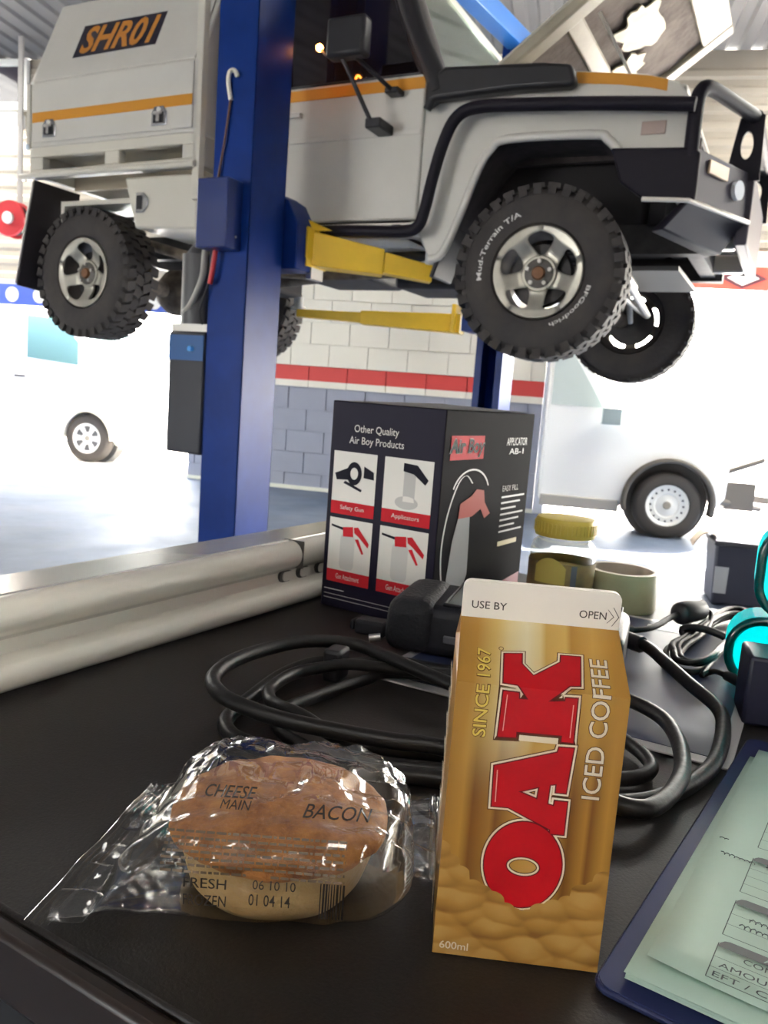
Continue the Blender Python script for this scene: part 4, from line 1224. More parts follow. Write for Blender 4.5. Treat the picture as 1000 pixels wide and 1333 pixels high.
b = MB(); b.box(-0.075, -0.0245, -0.75, 0.475, 0.0665, 0.0705)
b.build('cap_strip', mat('rail_alloy', (0.70, 0.69, 0.66), 0.2, metal=0.6), rail, bevel=0.001)
for yy, dk in ((0.073, 1), (0.105, 1), (0.140, 0)):
    b = MB()
    lp = rrect(yy - 0.011, 0.0265, yy + 0.011, 0.0385, 0.0055)
    b.prism(lp, -0.0195, -0.0165, 'x')
    h = b.build('oval_slot', mat('slot_shadow', (0.05, 0.045, 0.04), 0.8), rail)
    b = MB()
    b.prism([(y - (y - yy) * 0.15 + 0.0028, (z - 0.0325) * 0.85 + 0.0325) for y, z in lp], -0.0168, -0.0155, 'x')
    b.build('slot_plug', m_rail, h)
b = MB(); b.box(-0.031, -0.0035, 0.085, 0.0856, 0.041, 0.0712)
b.build('joint_line', mat('slot_shadow', (0.05, 0.045, 0.04), 0.8), rail)

# ---- iced coffee carton
cart = empty('iced_coffee_carton', (0.0722, 0.3488, ZT), R(-4.26))
tag(cart, 'gold gable-top milk carton with large red lettering', 'carton')
def carton_material():
    m = bpy.data.materials.new('carton_gold_print'); m.use_nodes = True
    nt = m.node_tree; b = nt.nodes['Principled BSDF']; b.inputs['Roughness'].default_value = 0.38
    b.inputs['Coat Weight'].default_value = 0.30
    tc = nt.nodes.new('ShaderNodeTexCoord'); sp = nt.nodes.new('ShaderNodeSeparateXYZ')
    nt.links.new(tc.outputs['Object'], sp.inputs[0])
    # slanted printed rays: coordinate x + 0.12*(z)
    ma = nt.nodes.new('ShaderNodeMath'); ma.operation = 'MULTIPLY_ADD'; ma.inputs[1].default_value = -0.10
    nt.links.new(sp.outputs['Z'], ma.inputs[0]); nt.links.new(sp.outputs['X'], ma.inputs[2])
    def ramp(src, lo, hi, stops):
        mr = nt.nodes.new('ShaderNodeMapRange'); mr.inputs[1].default_value = lo; mr.inputs[2].default_value = hi
        nt.links.new(src, mr.inputs[0])
        rp = nt.nodes.new('ShaderNodeValToRGB'); el = rp.color_ramp.elements
        el[0].position, el[0].color = stops[0][0], (*stops[0][1], 1)
        el[1].position, el[1].color = stops[-1][0], (*stops[-1][1], 1)
        for p, c in stops[1:-1]:
            e = el.new(p); e.color = (*c, 1)
        nt.links.new(mr.outputs[0], rp.inputs[0])
        return rp.outputs[0]
    G = (0.44, 0.225, 0.036); P = (0.70, 0.55, 0.26); D = (0.19, 0.070, 0.010); M_ = (0.33, 0.155, 0.025)
    top = ramp(ma.outputs[0], -0.052, 0.030, [(0.0, M_), (0.14, G), (0.24, (0.62, 0.42, 0.13)), (0.30, P), (0.40, (0.76, 0.66, 0.42)), (0.47, P), (0.50, (0.56, 0.34, 0.08)), (0.60, (0.62, 0.40, 0.11)), (0.63, G), (0.74, (0.58, 0.33, 0.07)), (0.84, G), (1.0, (0.36, 0.17, 0.03))])
    mid = ramp(sp.outputs['X'], -0.035, 0.035, [(0.0, M_), (0.10, G), (0.16, D), (0.27, (0.34, 0.16, 0.028)), (0.30, D), (0.42, G), (0.55, (0.52, 0.30, 0.07)), (0.66, G), (0.74, D), (0.83, (0.40, 0.19, 0.03)), (0.86, D), (0.95, G), (1.0, M_)])
    zr = nt.nodes.new('ShaderNodeMapRange'); zr.inputs[1].default_value = 0.070; zr.inputs[2].default_value = 0.125; zr.interpolation_type = 'SMOOTHSTEP'
    nt.links.new(sp.outputs['Z'], zr.inputs[0])
    mx = nt.nodes.new('ShaderNodeMix'); mx.data_type = 'RGBA'
    nt.links.new(zr.outputs[0], mx.inputs[0]); nt.links.new(mid, mx.inputs[6]); nt.links.new(top, mx.inputs[7])
    nt.links.new(mx.outputs[2], b.inputs['Base Color'])
    return m
m_gold = carton_material()
m_board = mat('carton_white', (0.78, 0.72, 0.65), 0.5)
HS, YF, ZF, ZTOP, HW = 0.122, -0.003, 0.141, 0.1575, 0.035
GS = math.hypot(HW + YF, ZF - HS)
b = MB()
def body_pt(u_, v_):
    # perimeter point with slightly bulged sides
    a = u_ * 4; k = int(a) % 4; t = a - int(a)
    z_ = 0.0005 + v_ * (HS - 0.0005)
    bul = 0.0012 * math.sin(PI * t) * math.sin(PI * min(1, v_ * 1.02))
    c = [(-HW, -HW), (HW, -HW), (HW, HW), (-HW, HW)]
    x = c[k][0] + (c[(k + 1) % 4][0] - c[k][0]) * t; y = c[k][1] + (c[(k + 1) % 4][1] - c[k][1]) * t
    n = [(0, -1), (1, 0), (0, 1), (-1, 0)][k]
    return (x + n[0] * bul * (0 if k == 0 else 1), y + n[1] * bul * (0 if k == 0 else 1), z_)
b.grid(body_pt, 16, 6, wrap_v=False)
b.add([(-HW, -HW, 0.0005), (HW, -HW, 0.0005), (HW, HW, 0.0005), (-HW, HW, 0.0005)], [(3, 2, 1, 0)])
b.build('body', m_gold, cart)
b = MB()
FW = 0.0344
A = [(-HW, -HW, HS), (HW, -HW, HS), (HW, HW, HS), (-HW, HW, HS)]
fl, fr, br, bl_ = (-FW, YF, ZF), (FW, YF, ZF), (FW, -YF, ZF), (-FW, -YF, ZF)
gx = 0.020      # gusset fold goes inwards
gl, gr = (-gx, 0, ZF - 0.003), (gx, 0, ZF - 0.003)
b.add(A + [fl, fr, br, bl_, gl, gr], [(0, 1, 5, 4), (2, 3, 7, 6), (0, 4, 8), (3, 8, 7), (0, 8, 3), (1, 9, 5), (2, 6, 9), (1, 2, 9)])
b.build('gable', m_gold, cart, fix=False)
b = MB()
fin = rrect(-FW, ZF - 0.0003, FW, ZTOP, 0.0035, 4)
fin = [(x, z) if z > ZF + 0.004 else (math.copysign(FW, x), max(z, ZF)) for x, z in fin]
b.prism(fin, YF - 0.0002, 0.0012)
b.build('fin', m_board, cart)
b = MB(); b.prism([(x * 0.995, z - 0.0006) for x, z in fin], 0.0016, 0.0034)
b.build('fin_back', m_board, cart)
def cf(x, h, off=0.00015):
    if abs(h - HS) < 2e-6:          # mitre at the fold
        dy, dz = (HW + YF) / GS, (ZF - HS) / GS
        k = off / (1 + dz)
        return (x, -HW - k * (1 + dz), HS + k * dy)
    if h <= HS: return (x, -HW - off, h)
    t = (h - HS) / GS
    dy, dz = (HW + YF) / GS, (ZF - HS) / GS
    return (x, -HW + dy * (h - HS) - dz * off, HS + dz * (h - HS) + dy * off)
mm = 0.001
def sub_poly(lp, n=6):
    """split long edges so that print folds over the shoulder"""
    out = []
    for i, a in enumerate(lp):
        c = lp[(i + 1) % len(lp)]
        if (a[1] - 122) * (c[1] - 122) < 0:
            t = (122 - a[1]) / (c[1] - a[1])
            out += [a, (a[0] + (c[0] - a[0]) * t, 122.0)]
        else:
            out.append(a)
    return out
Kp = [(-16.2, 100.4), (-8.9, 100.8), (-8.9, 103.3), (9.6, 103.6), (9.6, 101.0), (14.3, 101.0), (14.1, 119.8), (9.4, 119.6), (9.3, 118.2), (2.6, 117.4), (8.4, 122.6), (11.0, 125.2), (15.2, 125.6), (16.3, 141.2), (8.4, 141.0), (8.0, 137.2), (-3.6, 128.3), (-8.4, 134.4), (-8.2, 139.8), (-15.4, 139.0), (-15.9, 123.4), (-10.0, 123.0), (-5.4, 117.4), (-9.2, 117.2), (-9.5, 119.8), (-15.7, 120.0)]
Ap = [(-16.4, 87.6), (-15.9, 70.0), (-9.0, 70.2), (9.0, 62.4), (9.0, 60.6), (14.6, 60.8), (14.6, 75.2), (9.6, 75.2), (9.5, 72.8), (6.6, 73.4), (6.8, 82.0), (9.6, 82.6), (9.6, 79.0), (13.6, 79.0), (14.8, 98.6), (9.0, 98.4), (8.6, 96.2)]
At = [(-5.6, 77.6), (2.4, 75.0), (2.8, 80.6)]
Oo = ellipse(-0.7, 45.4, 16.0, 19.2, 56)
Oi = ellipse(-0.5, 44.6, 7.2, 4.6, 36)
def carton_poly(name, loops, grow, off, m, parent):
    vs = []; 
    vs, fs = poly_geo([[(x * mm, h * mm) for x, h in lp] for lp in loops], grow * mm)
    # cut at the shoulder fold
    bm = bmesh.new()
    bv = [bm.verts.new((x, h, 0)) for x, h in vs]
    for f_ in fs:
        try: bm.faces.new([bv[i] for i in f_])
        except ValueError: pass
    bmesh.ops.bisect_plane(bm, geom=bm.verts[:] + bm.edges[:] + bm.faces[:], plane_co=(0, HS, 0), plane_no=(0, 1, 0))
    bm.verts.index_update()
    q = MB(); q.add([cf(v.co.x, v.co.y, off) for v in bm.verts], [tuple(v.index for v in f_.verts) for f_ in bm.faces])
    bm.free()
    return q.build(name, m, parent, fix=False)
m_pcream = mat('print_cream', (0.78, 0.66, 0.48), 0.4)
m_pdark = mat('print_maroon', (0.16, 0.008, 0.012), 0.4)
m_pred = mat('print_red', (0.52, 0.006, 0.012), 0.35, var=0.12, vscale=30)
m_pbrown = mat('print_brown', (0.10, 0.035, 0.008), 0.5)
lets = []
for nm, loops in (('letter_k', [Kp]), ('letter_a', [Ap, At]), ('letter_o', [Oo, Oi])):
    lo = carton_poly(nm, loops, 0.0, 0.00042, m_pred, cart)
    carton_poly('maroon_outline', loops, 0.55, 0.00034, m_pdark, lo)
    carton_poly('cream_outline', loops, 1.35, 0.00026, m_pcream, lo)
    carton_poly('shadow_outline', loops, 1.75, 0.00018, m_pbrown, lo)
for lp_ in ([(-14.6, 103), (-14.2, 118.6), (-13.8, 118.6), (-14.2, 103)], [(-14.8, 72), (-15.2, 86), (-14.8, 86), (-14.4, 72)], [(12.6, 103), (12.6, 117), (13.0, 117), (13.0, 103)]):
    flat('letter_highlight', poly_geo([[(x * mm, h * mm) for x, h in lp_]]), lambda x, h: cf(x, h, 0.00046), mat('print_pink', (0.8, 0.35, 0.3), 0.4), cart)
def vtext(name, body, xl, xr, h0, h1, m, off, grow=0.0, shear=0.0):
    """text reading upwards: text x -> h, text y -> -x"""
    vs, fs = text_geo(body, h0, -xr, h1, -xl, grow, shear)
    bm = bmesh.new()
    bv = [bm.verts.new((-y, x, 0)) for x, y in vs]
    for f_ in fs:
        try: bm.faces.new([bv[i] for i in f_])
        except ValueError: pass
    bmesh.ops.bisect_plane(bm, geom=bm.verts[:] + bm.edges[:] + bm.faces[:], plane_co=(0, HS, 0), plane_no=(0, 1, 0))
    bm.verts.index_update()
    q = MB(); q.add([cf(v.co.x, v.co.y, off) for v in bm.verts], [tuple(v.index for v in f_.verts) for f_ in bm.faces])
    bm.free()
    return q.build(name, m, cart, fix=False)
m_pyel = mat('print_yellow', (0.72, 0.52, 0.10), 0.4)
vtext('since_lettering', 'SINCE 1967', -0.0268, -0.0212, 0.0995, 0.1412, m_pyel, 0.0003, 0.012)
vtext('since_shadow', 'SINCE 1967', -0.0271, -0.0209, 0.0992, 0.1415, m_pbrown, 0.0002, 0.045)
vtext('flavour_lettering', 'ICED COFFEE', 0.0200, 0.0274, 0.0775, 0.1408, mat('print_pale', (0.72, 0.62, 0.50), 0.4), 0.0003, 0.008)
vtext('flavour_shadow', 'ICED COFFEE', 0.0197, 0.0277, 0.0772, 0.1411, m_pbrown, 0.0002, 0.035)
flat('volume_lettering', text_geo('600ml', -0.0322, 0.0035, -0.0200, 0.0070, 0.01), lambda x, h: cf(x, h, 0.0009), mat('print_pale', (0.72, 0.62, 0.50), 0.4), cart)
m_ink = mat('print_ink', (0.05, 0.035, 0.03), 0.5)
flat('fin_lettering', text_geo('USE BY', -0.0302, 0.1452, -0.0148, 0.1486, 0.006), lambda x, h: (x, YF - 0.0004, h), m_ink, cart)
flat('fin_lettering', text_geo('OPEN', 0.0168, 0.1452, 0.0285, 0.1486, 0.004), lambda x, h: (x, YF - 0.0004, h), m_ink, cart)
for dx in (0.0, 0.0022):
    s_ = 1.0 if dx else 0.72
    zc = 0.1468
    q = [(0.0288 + dx, zc + 0.0042 * s_), (0.0314 + dx, zc), (0.0288 + dx, zc - 0.0042 * s_), (0.0291 + dx, zc - 0.0042 * s_), (0.0318 + dx, zc), (0.0291 + dx, zc + 0.0042 * s_)]
    flat('open_chevron', poly_geo([q]), lambda x, h: (x, YF - 0.0004, h), m_ink, cart)
flat('registered_mark', poly_geo([ellipse(-0.0168, 0.1418, 0.0011, 0.0011, 16), ellipse(-0.0168, 0.1418, 0.0008, 0.0008, 16)]), lambda x, h: cf(x, h, 0.0003), m_pbrown, cart)
# printed coffee foam: overlapping puffs
random.seed(11)
def foam_material():
    m = bpy.data.materials.new('foam_print_gold'); m.use_nodes = True
    nt = m.node_tree; b = nt.nodes['Principled BSDF']; b.inputs['Roughness'].default_value = 0.38; b.inputs['Coat Weight'].default_value = 0.30
    tc = nt.nodes.new('ShaderNodeTexCoord')
    mp = nt.nodes.new('ShaderNodeMapping'); mp.inputs['Scale'].default_value = (0.8, 0.0, 1.35)
    nt.links.new(tc.outputs['Object'], mp.inputs[0])
    nz = nt.nodes.new('ShaderNodeTexNoise'); nz.inputs['Scale'].default_value = 60; nz.inputs['Detail'].default_value = 3
    nt.links.new(mp.outputs[0], nz.inputs['Vector'])
    ad = nt.nodes.new('ShaderNodeMix'); ad.data_type = 'VECTOR'; ad.inputs[0].default_value = 0.006
    nt.links.new(mp.outputs[0], ad.inputs[4]); nt.links.new(nz.outputs['Color'], ad.inputs[5])
    vo = nt.nodes.new('ShaderNodeTexVoronoi'); vo.feature = 'SMOOTH_F1'; vo.inputs['Scale'].default_value = 95; vo.inputs['Smoothness'].default_value = 0.35
    nt.links.new(ad.outputs[1], vo.inputs['Vector'])
    # print shading: the lower half of each puff is printed darker
    vp = nt.nodes.new('ShaderNodeVectorMath'); vp.operation = 'SUBTRACT'
    sc = nt.nodes.new('ShaderNodeVectorMath'); sc.operation = 'SCALE'; sc.inputs['Scale'].default_value = 1.0
    nt.links.new(ad.outputs[1], sc.inputs[0])
    nt.links.new(sc.outputs[0], vp.inputs[0]); nt.links.new(vo.outputs['Position'], vp.inputs[1])
    sp = nt.nodes.new('ShaderNodeSeparateXYZ'); nt.links.new(vp.outputs[0], sp.inputs[0])
    ma = nt.nodes.new('ShaderNodeMath'); ma.operation = 'MULTIPLY_ADD'; ma.inputs[1].default_value = 42.0; ma.inputs[2].default_value = 0.55
    nt.links.new(sp.outputs['Z'], ma.inputs[0])
    mb_ = nt.nodes.new('ShaderNodeMath'); mb_.operation = 'MULTIPLY_ADD'; mb_.inputs[1].default_value = -0.42
    nt.links.new(vo.outputs['Distance'], mb_.inputs[0]); nt.links.new(ma.outputs[0], mb_.inputs[2])
    rp = nt.nodes.new('ShaderNodeValToRGB'); el = rp.color_ramp.elements
    el[0].position = 0.0; el[0].color = (0.22, 0.095, 0.016, 1)
    el[1].position = 0.85; el[1].color = (0.66, 0.46, 0.21, 1)
    e = el.new(0.35); e.color = (0.40, 0.205, 0.042, 1)
    e = el.new(0.6); e.color = (0.49, 0.29, 0.085, 1)
    nt.links.new(mb_.outputs[0], rp.inputs[0]); nt.links.new(rp.outputs[0], b.inputs['Base Color'])
    return m
m_foam = foam_material()
def edge_h(x):
    return 26.0 + (21 * (abs(x) / 34) ** 1.6) + (2.5 if x < 0 else 0) * (abs(x) / 34)
for li, (drop, rr) in enumerate(((0.0, 4.2), (7.0, 4.8), (14.0, 5.2))):
    puffs = [(x + random.uniform(-1, 1), edge_h(x) - drop * (0.6 + abs(x) / 60) - rr * 0.7 + random.uniform(-1.0, 1.0), rr * random.uniform(0.75, 1.25)) for x in range(-36, 37, 5)]
    def top_h(x):
        hh = 4.0
        for px, ph, pr in puffs:
            if abs(x - px) < pr: hh = max(hh, ph + 0.75 * math.sqrt(pr * pr - (x - px) ** 2))
        return hh
    xs = [-34.95 + i * 69.9 / 140 for i in range(141)]
    fo = MB(); off = 0.00048 + li * 0.00008
    for i in range(140):
        fo.add([cf(xs[i] * mm, 0.0008, off), cf(xs[i + 1] * mm, 0.0008, off), cf(xs[i + 1] * mm, top_h(xs[i + 1]) * mm, off), cf(xs[i] * mm, top_h(xs[i]) * mm, off)], [(0, 1, 2, 3)])
    fo.build('foam_print', m_foam, cart, fix=False)
# side panel print (small lines seen at a steep angle)
b = MB()
for k in range(26):
    h = 0.012 + k * 0.0041
    b.add([(-HW - 0.0014, -0.026, h), (-HW - 0.0014, 0.02 - 0.01 * (k % 3), h), (-HW - 0.0014, 0.02 - 0.01 * (k % 3), h + 0.0016), (-HW - 0.0014, -0.026, h + 0.0016)], [(3, 2, 1, 0)])
tag(b.build('side_print', m_pcream, cart, fix=False), kind='stuff')

# ---- meat pie
PC = Vector((-0.039, 0.366, ZT))
pie = empty('meat_pie', PC, 0)
tag(pie, 'round golden meat pie inside the clear wrapper', 'pie')
def pie_crust_mat():
    m = bpy.data.materials.new('pie_crust'); m.use_nodes = True
    nt = m.node_tree; b = nt.nodes['Principled BSDF']; b.inputs['Roughness'].default_value = 0.55
    tc = nt.nodes.new('ShaderNodeTexCoord')
    n = nt.nodes.new('ShaderNodeTexNoise'); n.inputs['Scale'].default_value = 70; n.inputs['Detail'].default_value = 8; n.inputs['Roughness'].default_value = 0.7
    nt.links.new(tc.outputs['Object'], n.inputs['Vector'])
    rp = nt.nodes.new('ShaderNodeValToRGB'); el = rp.color_ramp.elements
    el[0].position = 0.30; el[0].color = (0.20, 0.058, 0.010, 1)
    el[1].position = 0.72; el[1].color = (0.62, 0.28, 0.06, 1)
    e = el.new(0.5); e.color = (0.42, 0.155, 0.03, 1)
    nt.links.new(n.outputs['Fac'], rp.inputs[0]); nt.links.new(rp.outputs[0], b.inputs['Base Color'])
    bp = nt.nodes.new('ShaderNodeBump'); bp.inputs['Strength'].default_value = 0.9; bp.inputs['Distance'].default_value = 0.004
    nt.links.new(n.outputs['Fac'], bp.inputs['Height']); nt.links.new(bp.outputs['Normal'], b.inputs['Normal'])
    return m
def wob(v, a, f_):
    p = Vector(v); k = 1 + a * noise.noise(p * f_)
    return (p.x * k, p.y * k, p.z)
b = MB()
b.lathe([(0.0, 0.0012), (0.030, 0.0012), (0.0395, 0.002), (0.0425, 0.006), (0.0455, 0.016), (0.0485, 0.0290), (0.050, 0.0305)], 64)
b.v = [wob(v, 0.03, 40) for v in b.v]
b.build('pastry_case', mat('pale_pastry', (0.62, 0.43, 0.20), 0.55, col2=(0.50, 0.30, 0.11), vscale=30, bump=0.3, bscale=180), pie, smooth=60)
b = MB()
b.lathe([(0.0475, 0.0285), (0.0515, 0.0285), (0.0530, 0.0315), (0.0520, 0.0350), (0.0480, 0.0375), (0.0440, 0.0380), (0.036, 0.0395), (0.025, 0.0420), (0.012, 0.0440), (0.0, 0.0445)], 72)
b.v = [(*wob(v, 0.035, 45)[:2], v[2] + 0.0016 * noise.noise(Vector(v) * 90)) for v in b.v]
b.build('crust_lid', pie_crust_mat(), pie, smooth=60)

# ---- clear film wrapper
wr = empty('pie_wrapper', (PC.x, PC.y, ZT), 0)
tag(wr, 'crinkled clear plastic wrapper with sealed ends around the pie', 'wrapper')
def film_mat():
    m = bpy.data.materials.new('clear_film'); m.use_nodes = True
    nt = m.node_tree; nt.nodes.remove(nt.nodes['Principled BSDF'])
    out = nt.nodes['Material Output']
    tc = nt.nodes.new('ShaderNodeTexCoord')
    n = nt.nodes.new('ShaderNodeTexNoise'); n.inputs['Scale'].default_value = 26; n.inputs['Detail'].default_value = 2; n.inputs['Distortion'].default_value = 0.8
    nt.links.new(tc.outputs['Object'], n.inputs['Vector'])
    bp = nt.nodes.new('ShaderNodeBump'); bp.inputs['Strength'].default_value = 0.35; bp.inputs['Distance'].default_value = 0.004
    nt.links.new(n.outputs['Fac'], bp.inputs['Height'])
    tr = nt.nodes.new('ShaderNodeBsdfTransparent'); tr.inputs[0].default_value = (0.95, 0.95, 0.94, 1)
    gl = nt.nodes.new('ShaderNodeBsdfGlossy'); gl.inputs['Roughness'].default_value = 0.09
    nt.links.new(bp.outputs['Normal'], gl.inputs['Normal'])
    fr = nt.nodes.new('ShaderNodeLayerWeight'); fr.inputs[0].default_value = 0.5
    nt.links.new(bp.outputs['Normal'], fr.inputs['Normal'])
    mr = nt.nodes.new('ShaderNodeMapRange'); mr.inputs[1].default_value = 0.25; mr.inputs[2].default_value = 1.0; mr.inputs[3].default_value = 0.06; mr.inputs[4].default_value = 0.65
    nt.links.new(fr.outputs['Facing'], mr.inputs[0])
    mx = nt.nodes.new('ShaderNodeMixShader')
    nt.links.new(mr.outputs[0], mx.inputs[0]); nt.links.new(tr.outputs[0], mx.inputs[1]); nt.links.new(gl.outputs[0], mx.inputs[2])
    nt.links.new(mx.outputs[0], out.inputs['Surface'])
    return m
m_film = film_mat()
XL, XR = -0.079, 0.074       # seal ends relative to the pie centre
_cr = random.Random(17)
CREASES = [(_cr.uniform(-0.07, 0.07), _cr.uniform(-0.05, 0.05), _cr.uniform(0, PI), _cr.uniform(0.003, 0.007), _cr.uniform(0.0014, 0.0034) * _cr.choice((1, 1, -0.6)), _cr.uniform(0.012, 0.035)) for _ in range(46)]
def crease(s, t):
    h = 0.0
    for cs, ct, ang, wd, ht, ln in CREASES:
        dx, dy = s - cs, t - ct
        a = dx * math.cos(ang) + dy * math.sin(ang)
        if abs(a) > ln: continue
        d = abs(-dx * math.sin(ang) + dy * math.cos(ang))
        if d < wd: h += ht * (1 - d / wd) * (1 - abs(a) / ln)
    return h
def film_pt(u_, v_):
    s = XL + (XR - XL) * u_
    a = 2 * PI * v_
    # cross-section envelope
    bod = max(0.0, 1 - (abs(s) / 0.064) ** 3.2) ** 0.5 if abs(s) < 0.064 else 0.0
    wy = 0.0535 * bod + (0.048 if s < 0 else 0.034) * (1 - bod)
    zt = 0.0500 * bod + 0.0035 * (1 - bod)
    endl = (1 - bod) * (1 if s < 0 else 0); endr = (1 - bod) * (1 if s > 0 else 0)
    c, d = math.cos(a), math.sin(a)
    ex = 0.62
    yy = wy * math.copysign(abs(c) ** ex, c)
    zz = zt * (0.5 + 0.5 * math.copysign(abs(d) ** ex, d))
    p = Vector((s, yy, zz))
    # crinkle: folds running out of the ends plus random facets
    fold = math.sin(yy * 430 + 3 * noise.noise((s * 30, yy * 20, 1.3))) * 0.0022 * (0.25 + (1 - bod)) * min(1, max(0.0, (0.5 + 0.5 * d)) * 2)
    fac = noise.noise((s * 24, yy * 24, zz * 24 + 4)) * 0.0045 + (0.5 - abs(noise.noise((s * 42, yy * 22, zz * 30 + 9)))) * 0.0060 + abs(noise.noise((s * 90, yy * 50, zz * 60))) * 0.0012
    up = max(0.0, d)
    fac += crease(s, yy * 0.8 + (zz - 0.025) * 0.9 * (1 if c < 0 else -1))
    p.z += (fold + fac * (0.35 + 0.65 * up)) * (1 if d > -0.2 else 0.0)
    p.y += fac * 0.8 * c
    p.z += endr * 0.024 + endl * (0.010 * (yy + 0.05) / 0.1 + 0.004)
    p.x += endl * 0.012 * (yy / 0.048) * 1.0 - endl * 0.0 
    p.y -= endl * 0.004
    p.z = max(p.z, 0.0008)
    return tuple(p)
b = MB(); b.grid(film_pt, 170, 150, wrap_v=True)
film_b = b
film = b.build('film', m_film, wr, smooth=18, fix=True)
# crimped seals at both ends
def seal(xa, xb, hw, sgn, z0, tilt, shx):
    q = MB()
    def fn(u_, v_):
        y = -hw + 2 * hw * u_
        x = xa + (xb - xa) * v_ + shx * (y / hw)
        z = z0 + tilt * (y + hw) + 0.0009 * math.sin(v_ * 26) + 0.0012 * noise.noise((y * 60, x * 40, 5))
        return (x, y - (0.004 if sgn < 0 else 0), max(z, 0.0008))
    q.grid(fn, 40, 28)
    return q.build('crimped_seal', m_film, wr, smooth=30)
seal(-0.089, -0.077, 0.050, -1, 0.0035, 0.13, 0.012)
seal(0.072, 0.083, 0.036, 1, 0.026, 0.02, 0.002)
bvh = BVHTree.FromPolygons([Vector(v) for v in film_b.v], film_b.f)
def project(org, right, up, dirn):
    def fn(x, y):
        p = org + right * x + up * y
        hit = bvh.ray_cast(p - dirn * 0.2, dirn)
        if hit[0] is None: return tuple(p)
        return tuple(hit[0] - dirn * 0.0005)
    return fn
def fine(geo):
    return geo
m_fink = mat('film_ink', (0.03, 0.02, 0.015), 0.5)
rF = Vector((1, 0.0, 0))
dF = Vector((0.0, 0.83, -0.56)).normalized(); uF = Vector((0.0, 0.0, 1.0))
prF = project(Vector((0, -0.048, 0)), rF, uF, dF)
flat('date_lettering', text_geo('01 04 14', -0.0059, 0.0147, 0.0119, 0.0200, 0.004), prF, m_fink, wr)
flat('stamp_lettering', text_geo('06 10 10', -0.0046, 0.0222, 0.0139, 0.0265, 0.002), prF, m_fink, wr)
flat('storage_lettering', text_geo('FROZEN', -0.0335, 0.0130, -0.0154, 0.0180, 0.004), prF, m_fink, wr)
flat('storage_lettering', text_geo('FRESH', -0.0335, 0.0210, -0.0157, 0.0256, 0.004), prF, m_fink, wr)
dT = Vector((0.0, 0.872, -0.49)).normalized()
prT = project(Vector((0, -0.006, 0)), rF, uF, dT)
flat('title_lettering', text_geo('CHEESE', -0.0329, 0.0400, -0.0095, 0.0465, 0.006, 0.1), prT, m_fink, wr)
flat('title_lettering', text_geo('MAIN', -0.0235, 0.0345, -0.0100, 0.0392, 0.0, 0.1), prT, m_fink, wr)
flat('brand_lettering', text_geo('BACON', 0.0134, 0.0330, 0.0440, 0.0400, 0.004, 0.3), prT, m_fink, wr)
b = MB()
random.seed(5)
for r_ in range(7):
    x = -0.044
    while x < 0.034:
        w_ = random.uniform(0.0012, 0.0045)
        y = 0.0225 - r_ * 0.0030
        for (xa, xb) in ((x, min(x + w_, 0.034)),):
            b.add([prT(xa, y), prT(xb, y), prT(xb, y + 0.0012), prT(xa, y + 0.0012)], [(0, 1, 2, 3)])
        x += w_ + 0.0007
tag(b.build('small_print', mat('film_smallprint', (0.16, 0.11, 0.07), 0.5), wr, fix=False), kind='stuff')
b = MB()
x = 0.0242
while x < 0.0346:
    w_ = random.choice((0.0003, 0.0005, 0.0009))
    b.add([prF(x, 0.011), prF(x + w_, 0.011), prF(x + w_, 0.027), prF(x, 0.027)], [(0, 1, 2, 3)])
    x += w_ + random.choice((0.0003, 0.0006))
tag(b.build('barcode', m_fink, wr, fix=False), kind='stuff')

# ---- blue clipboard with green forms
KA = R(-34)
clip = empty('clipboard', (0.0985, 0.3005, ZT), KA)
tag(clip, 'dark blue clipboard folder under green job forms', 'clipboard')
b = MB(); b.prism(rrect(0, 0, 0.235, 0.33, 0.008), 0.0006, 0.0036, 'z')
b.build('cover', mat('folder_blue', (0.010, 0.016, 0.07), 0.45, bump=0.15, bscale=500), clip, bevel=0.001)
b = MB(); b.prism(rrect(0.0012, 0.0012, 0.2338, 0.3288, 0.008), 0.0036, 0.0042, 'z')
b.build('vinyl_edge', mat('folder_blue_edge', (0.022, 0.030, 0.10), 0.5, spec=0.2), clip)
b = MB(); b.box(0.06, 0.17, 0.285, 0.325, 0.0042, 0.0075); b.tube([(0.06, 0.300, 0.011), (0.17, 0.300, 0.011)], 0.0035, 8)
b.build('clip', m_chrome, clip, bevel=0.001, smooth=40)
m_paper = mat('green_paper', (0.42, 0.56, 0.48), 0.7, var=0.03, vscale=20)
def sheet(name, x0, y0, z0, curl, rot, label, w_=0.210, h_=0.272):
    q = MB()
    def fn(u_, v_):
        x = u_ * w_; y = v_ * h_
        z = curl * (max(0, 1 - u_ * 4) ** 2 * max(0, 1 - v_ * 3) ** 2) + 0.0006 * math.sin(u_ * 5 + rot * 9) * (1 - v_)
        return (x, y, z)
    q.grid(fn, 16, 18)
    o = q.build(name, m_paper, None, smooth=60, solid=0.00015)
    o.parent = None
    p = Vector((0.0985, 0.3005, 0)) + Matrix.Rotation(KA, 3, 'Z') @ Vector((x0, y0, 0))
    o.location = (p.x, p.y, ZT + z0)
    o.rotation_euler = (0, 0, KA + rot)
    tag(o, label, 'paper', 'green forms on the clipboard')
    return o
lab = ['lowest green form sheet lying on the clipboard', 'second green form sheet up from the clipboard', 'third green form sheet up, middle of the pad', 'fourth green form sheet, just under the loose ones']
for k in range(4):
    sheet('form_sheet', 0.0105 + random.uniform(-0.0006, 0.0006), 0.0100 + random.uniform(-0.0008, 0.0008), 0.0050 + k * 0.0011, 0.0, random.uniform(-0.004, 0.004), lab[k])
top = sheet('job_form', 0.0165, 0.0195, 0.0108, 0.0022, 0.012, 'top green job form with ruled boxes and handwriting')
ti = MB()
m_rule = mat('form_ink', (0.05, 0.06, 0.06), 0.7)
